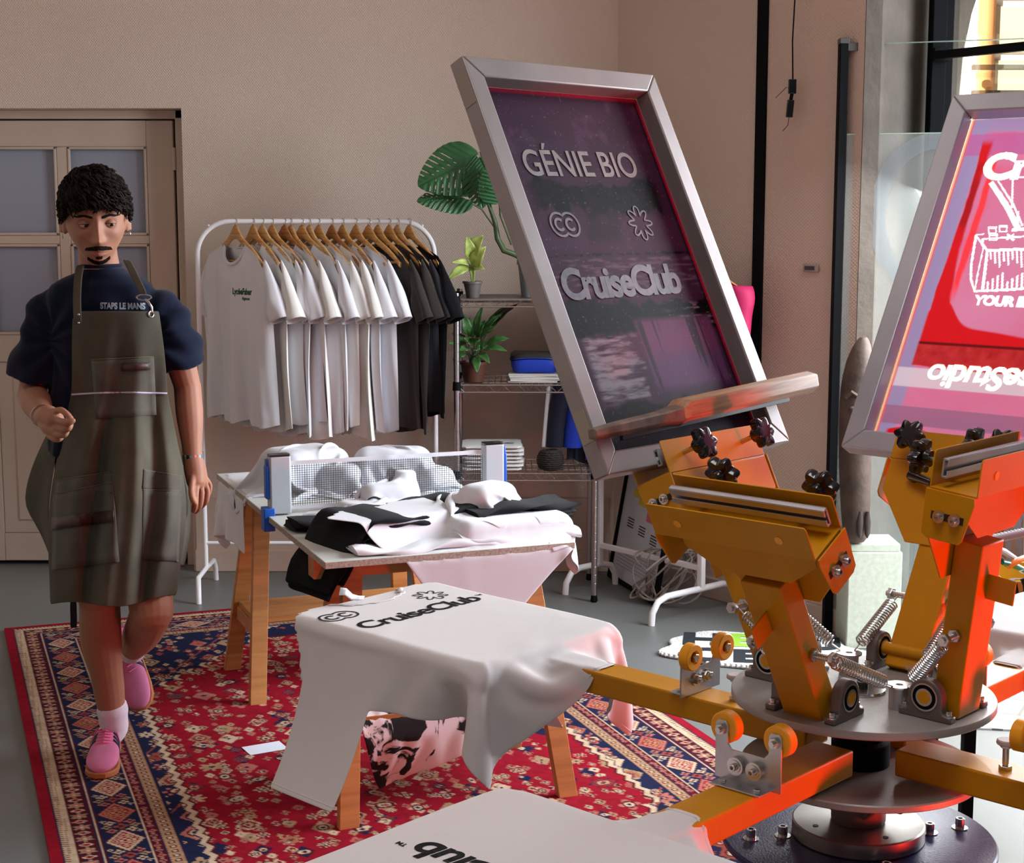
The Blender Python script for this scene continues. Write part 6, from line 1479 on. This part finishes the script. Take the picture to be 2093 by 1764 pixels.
md=o.modifiers.new('r','REMESH'); md.mode='VOXEL'; md.voxel_size=.0048; md.use_smooth_shade=True
md=o.modifiers.new('s','SMOOTH'); md.factor=.6; md.iterations=9
mt_=bpy.data.meshes.new_from_object(o.evaluated_get(bpy.context.evaluated_depsgraph_get())); bpy.data.objects.remove(o)
nn_=[v.normal.copy() for v in mt_.vertices]
for v,n_ in zip(mt_.vertices,nn_):   # drag folds from the armpits and a soft rumple
    c=v.co; side=1 if c.x>nk.x else -1; sh_=sL if side<0 else sR; d=c-(sh_+Vector((-side*.03,0,-.10))); r_=d.length; an=math.atan2(d.z,abs(d.x)+.02)
    f=.0045*math.sin(an*11+side)*math.exp(-((r_-.12)/.10)**2)+.004*mnoise.noise(Vector((c.x*9,c.y*9,c.z*22)))+.006*mnoise.noise(Vector((c.x*5,c.y*5,c.z*5+3)))*ss(1.30,1.1,c.z)
    v.co=c+n_*f
mt_.name='navy_t_shirt'; teev=[tuple(v.co) for v in mt_.vertices]; teef=[tuple(p_.vertices) for p_ in mt_.polygons]
mt_.transform(WM[man.name].inverted()); ts=bpy.data.objects.new('navy_t_shirt',mt_); COL.objects.link(ts); ts.parent=man; WM['navy_t_shirt']=WM[man.name]; mt_.shade_smooth()
build('collar',MB().tube([v+Vector((0,0,.004)) for v in ring_at(pp(206,546,4.475),37*.00141,.059)],.0065,8,closed=True),navy_c,ts,world=True)
# shirt print peeping over the apron bib
bt=BVHTree.FromPolygons(teev,teef)
tp_=pp(205,632,4.2); tm=text_mb('STAPS LE MANS',.024,pp(204,631,4.385),(1,0,-.03),(0,0,1),.05,width=.118,fine=.01); tm.v=[v+Vector((0,-.03,0)) for v in tm.v]; drop_on(tm,bt,.003,(0,1,0)); build('chest_print',tm,mat('white_print','#b9bec9',.7),ts,world=True,smooth=False)
# apron: a stiff sheet in front, following the body and flaring below the waist
prof=[(635,149,325,4.362),(660,148,328,4.352),(700,147,334,4.345),(740,147,338,4.342),(775,147,341,4.345),(805,146,342,4.350),(840,138,350,4.345),(890,127,360,4.33),(940,116,370,4.315),(1000,104,380,4.30),(1060,99,382,4.29),(1110,98,376,4.285),(1160,100,368,4.28),(1200,102,364,4.275),(1238,102,361,4.27)]
ap=MB(); AP=[]; NX=57
def apY(py,u,Y):
    w=ss(805,900,py); f=.011*math.sin(u*9+py*.01)*ss(640,790,py)+w*(.026*math.sin(u*7.0+1.2+py*.0025)+.014*math.sin(u*15+py*.006)); valley=.016*math.exp(-((u-.42)/.10)**2)*ss(930,1150,py); return Y-.006-.035*w+(.055+.085*w)*abs(u)**2.6+f*(1-.3*abs(u))+valley
for (py,x0,x1,Y) in prof:
    row=[]
    for i in range(NX):
        u=-1+2*i/(NX-1); px=(x0+x1)/2+(x1-x0)/2*u; sag=(6*math.sin(u*4+1) if py>1230 else 0)+(-14*ss(-.2,1,u) if py>1150 else 0)*ss(1150,1238,py)
        row.append(pp(px,py+sag,apY(py,u,Y)))
    AP.append(row)
ap.grid(AP); apron=build('apron',ap,olive,man,world=True,solid=.0035,angle=180,sub=2)
bap=bvh_of(ap)
def ap_pt(px,py,lift=.004):
    d=ray(px,py).normalized(); h=bap.ray_cast(Vector((0,0,1.62))+d*3,d); return (h[0]-d*lift) if h[0] is not None else pp(px,py,4.33)-d*lift
def patch(nm,corners,m_,par,lift=.006,nx=14,ny=12,solid=.003,wob=0):
    b=MB(); (a,b_,c,d)=corners; P=[]
    for j in range(ny):
        v=j/(ny-1); P.append([ap_pt(*((a[k]*(1-u)+b_[k]*u)*(1-v)+(d[k]*(1-u)+c[k]*u)*v for k in (0,1)),lift=lift+wob*math.sin(math.pi*u)*(1-v)) for u in np.linspace(0,1,nx)])
    b.grid(P); o=build(nm,b,m_,par,world=True,solid=solid,angle=180)
    st=MB(); ed=[P[0][i] for i in range(nx)]; st.tube([p+Vector((0,-.002,0)) for p in ed],.0016,6); build('hem_fold',st,mat('olive_edge','#625b48',.9),o,world=True); return o
patch('chest_pocket',((187,735),(314,729),(320,848),(196,855)),olive_d,apron)
build('pocket_tab',MB().grid([[ap_pt(248+59*u,744+v*15-3*u,.012) for u in np.linspace(0,1,8)] for v in (0,.5,1)]),leather,apron,world=True,solid=.003)
patch('lower_pocket',((109,1010),(230,985),(244,1148),(106,1165)),olive_d,apron,wob=.012); patch('upper_pocket_flap',((114,982),(226,964),(229,1008),(110,1022)),olive_d,apron,lift=.008)
build('leather_band',MB().grid([[ap_pt(106+(232-106)*u,1058+v*25-16*u,.017) for u in np.linspace(0,1,10)] for v in (0,.5,1)]),leather,apron,world=True,solid=.003)
patch('lower_pocket',((293,1000),(372,1003),(364,1148),(290,1142)),olive_d,apron,wob=.008); patch('upper_pocket_flap',((294,960),(372,973),(372,1005),(292,998)),olive_d,apron,lift=.008)
build('belt_cord',MB().tube([ap_pt(px,806-3.5*((px-146)/196)**2+3*math.sin(px*.02),.007) for px in np.linspace(147,341,30)],.0028,8),mat('white_cord','#b9b4c9',.7),apron,world=True)
# side skirts of the apron wrapping back
fl=MB(); fl.grid([[pp(x+(xe-x)*k,y,Ya+(.02+.17*k)) for k in np.linspace(0,1,9)] for (x,y,xe,Ya) in ((140,815,128,4.46),(128,870,105,4.44),(118,910,84,4.42),(110,960,62,4.42),(104,1000,52,4.40),(100,1035,49,4.40),(100,1070,72,4.39),(102,1100,88,4.39),(104,1135,101,4.38))]); build('side_flap',fl,mat('olive_canvas','#4c4a3f'),apron,world=True,solid=.003,sub=1,angle=180)
fl=MB(); fl.grid([[pp(x+(xe-x)*k,y,Ya+(.01+.14*k)) for k in np.linspace(0,1,7)] for (x,y,xe,Ya) in ((342,830,348,4.44),(352,900,360,4.43),(366,950,374,4.42),(376,1000,386,4.42),(378,1060,392,4.42),(374,1110,386,4.42),(368,1160,376,4.41))]); build('side_flap',fl,mat('olive_canvas','#4c4a3f'),apron,world=True,solid=.003,sub=1,angle=180)
# straps with clasp
def strap(nm,pts,w,m_,par=apron):
    b=MB(); P=[]
    for k,(px,py,Y) in enumerate(pts): P.append([pp(px+e*w,py,Y) for e in (-1,-.5,0,.5,1)])
    b.grid(P); return build(nm,b,m_,par,world=True,solid=.003,angle=180,sub=1)
st1=strap('neck_strap',((165,541,4.40),(160,560,4.385),(158,585,4.372),(157,615,4.362),(158,640,4.345),(159,664,4.340)),8.5,olive)
for y in (643,660): build('rivet',MB().ball(pp(161,y,4.333),.0035),'steel',st1,world=True)
st2=strap('neck_strap',((258,530,4.40),(266,545,4.385),(276,566,4.372),(286,585,4.362),(293,602,4.352)),8.5,olive)
ck=MB().tube([pp(294+15*math.cos(a)*1.0,608+5.5*math.sin(a),4.342) for a in np.linspace(0,2*math.pi,18,endpoint=False)],.0022,8,closed=True); build('clasp_ring',ck,'steel',st2,world=True)
build('snap_hook',MB().tube([pp(297,612,4.338),pp(304,618,4.336),pp(310,628,4.336),pp(311,637,4.338),pp(306,640,4.34)],[.003,.0035,.003,.0025,.002],8),'steel',st2,world=True)
build('eyelet',MB().tube([ap_pt(309+5*math.cos(a),642+6*math.sin(a),.005) for a in np.linspace(0,2*math.pi,18,endpoint=False)],.0018,8,closed=True),'steel',apron,world=True)
# shorts under the apron and the hanging tie
shm=mat('grey_olive_shorts','#3a3730',.9,bump=(450,.3))
b=MB(); b.loft([ring_at(pp(224,930,4.51),.155,.10,pw=.9),ring_at(pp(224,1010,4.50),.160,.105,pw=.9),ring_at(pp(226,1080,4.49),.158,.10,pw=.9)],cap=True); shs=build('shorts',b,shm,man,world=True)
for (h_,k_,w) in ((hL,knL,.082),(hR,knR,.080)):
    b=MB(); e=h_.lerp(k_,.72); b.loft([ring_at(h_+Vector((0,.02,0)),w+.004,.088,n=28),ring_at(h_.lerp(e,.5)+Vector((0,.02,0)),w,.085,n=28),ring_at(e+Vector((0,.02,0)),w-.004,.080,n=28)],cap=False); build('shorts_leg',b,shm,shs,world=True,solid=.003)
strap('apron_tie',((150,1225,4.50),(150,1250,4.50),(151,1270,4.50),(150,1284,4.50)),7,mat('black_tape','#17151a',.8))
# watch and bracelet
def band(nm,c,d,r,w,m_,k=1):
    d=d.normalized(); x=d.orthogonal().normalized(); return build(nm,MB().lathe([(r,-w),(r+.0025,-w),(r+.0025,w),(r,w)],32,frame3(c,x,d.cross(x),d)),m_,man,world=True)
wt=band('watch_band',wrR+Vector((0,0,-.004)),Vector((0,0,1)),.0275,.0075,'steel'); build('watch_face',MB().lathe([(.001,0),(.013,0),(.014,.003),(.012,.006),(.001,.006)],24,frame3(wrR+Vector((.022,.012,-.004)),(0,1,0),(0,0,1),(1,0,0))),'steel',wt,world=True)
band('bracelet',wrL.lerp(elL,.06),wrL-elL,.029,.002,'steel')
# socks and trainers
sockm=mat('white_ribbed_sock','#d5cbd8',.9,bump=(120,.6)); pinkm=mat('pink_suede','#c9729a',.85,bump=(300,.4),var=.08,vscale=20); gum=mat('gum_sole','#a8663a',.6); lacem=mat('pink_lace','#e0608f',.7); strip=mat('dark_stripe','#22223a',.6)
def shoe(an,heel,toe,up,sock_top,lab=None):
    L=(toe-heel); ln=L.length; f=L.normalized(); up=Vector(up); up=(up-f*up.dot(f)).normalized(); s=f.cross(up); m=frame3(heel,f,s,up)
    def ring(x,w,h,z0,lean=0): return [Vector((x+lean*max(0,math.sin(a)),w*math.copysign(abs(math.cos(a))**.8,math.cos(a)),z0+h*(.5+.5*math.sin(a))**(1.0))) for a in np.linspace(0,2*math.pi,32,endpoint=False)]
    b=MB(); b.loft([ring(x*ln,w,h,.016) for x,w,h in ((0,.018,.035),(.03,.030,.052),(.12,.036,.064),(.25,.037,.066),(.38,.038,.062),(.52,.042,.054),(.66,.046,.046),(.80,.047,.038),(.91,.040,.031),(.97,.028,.024),(1.0,.010,.014))],m=m)
    sh_=build('trainer',b,pinkm,man,world=True,sub=1)
    so=MB(); pl_=[(x*ln,w) for x,w in ((-.01,.012),(0,.024),(.05,.033),(.15,.037),(.35,.037),(.55,.043),(.72,.048),(.86,.047),(.95,.036),(1.005,.014))]; pol=pl_+[(x,-w) for x,w in pl_[::-1]]; so.prism(pol,0,.019,m); build('sole',so,gum,sh_,world=True,bevel=.004)
    def sp(x,a,sd,off=.0012):
        w=float(np.interp(x,[.12,.25,.38,.52,.66,.80,.91],[.036,.037,.038,.042,.046,.047,.040])); h=float(np.interp(x,[.12,.25,.38,.52,.66,.80,.91],[.064,.066,.062,.054,.046,.038,.031]))
        return m@Vector((x*ln,sd*((w+off)*abs(math.cos(a))**.8),.016+h*(.5+.5*math.sin(a))+off*math.sin(a)))
    for k in range(3):
        for sd in(-1,1): build('side_stripe',MB().grid([[sp(.33+.075*k+.10*t+dx_,1.0-1.5*t,sd) for dx_ in (0,.018,.036)] for t in np.linspace(0,1,7)]),strip,sh_,world=True,solid=.002)
    lc_=MB()
    for k in range(6): x=ln*(.26+.060*k); z=.016+float(np.interp(x/ln,[.12,.25,.38,.52,.66,.8],[.064,.066,.062,.054,.046,.038]))+.0015; w=.019+.001*k; lc_.tube([m@Vector((x,-w,z-.006)),m@Vector((x+.012,0,z+.004)),m@Vector((x,w,z-.006))],.0024,6)
    lc_.tube([m@Vector((ln*.28,.0,.088)),m@Vector((ln*.30,.03,.078)),m@Vector((ln*.40,.045,.05))],.002,6).tube([m@Vector((ln*.28,.0,.088)),m@Vector((ln*.31,-.03,.078)),m@Vector((ln*.42,-.042,.05))],.002,6)
    build('laces',lc_,lacem,sh_,world=True); build('tongue',MB().loft([ring(x*ln,.020,h,.045) for x,h in ((.10,.052),(.16,.050),(.26,.036),(.5,.020))],m=m),lacem,sh_,world=True)
    sk=MB(); capsule(sk,[sock_top,sock_top.lerp(an,.5),an,m@Vector((ln*.22,0,.045))],[.046,.043,.041,.036],20,5); build('sock',sk,sockm,man,world=True)
h1=PZ(246,1560,.0); h1=Vector((-1.222,4.580,.0135)); t1=Vector((-1.178,4.302,.0135))
shoe(anL,h1,t1,(0,0,1),pp(230,1450,4.515))
h2=pp(254,1285,4.93); t2=pp(292,1452,4.79); print('back foot',h2,t2,(t2-h2).length)
shoe(anR,h2,t2,(.0,-.9,.35),knR.lerp(anR,.72))
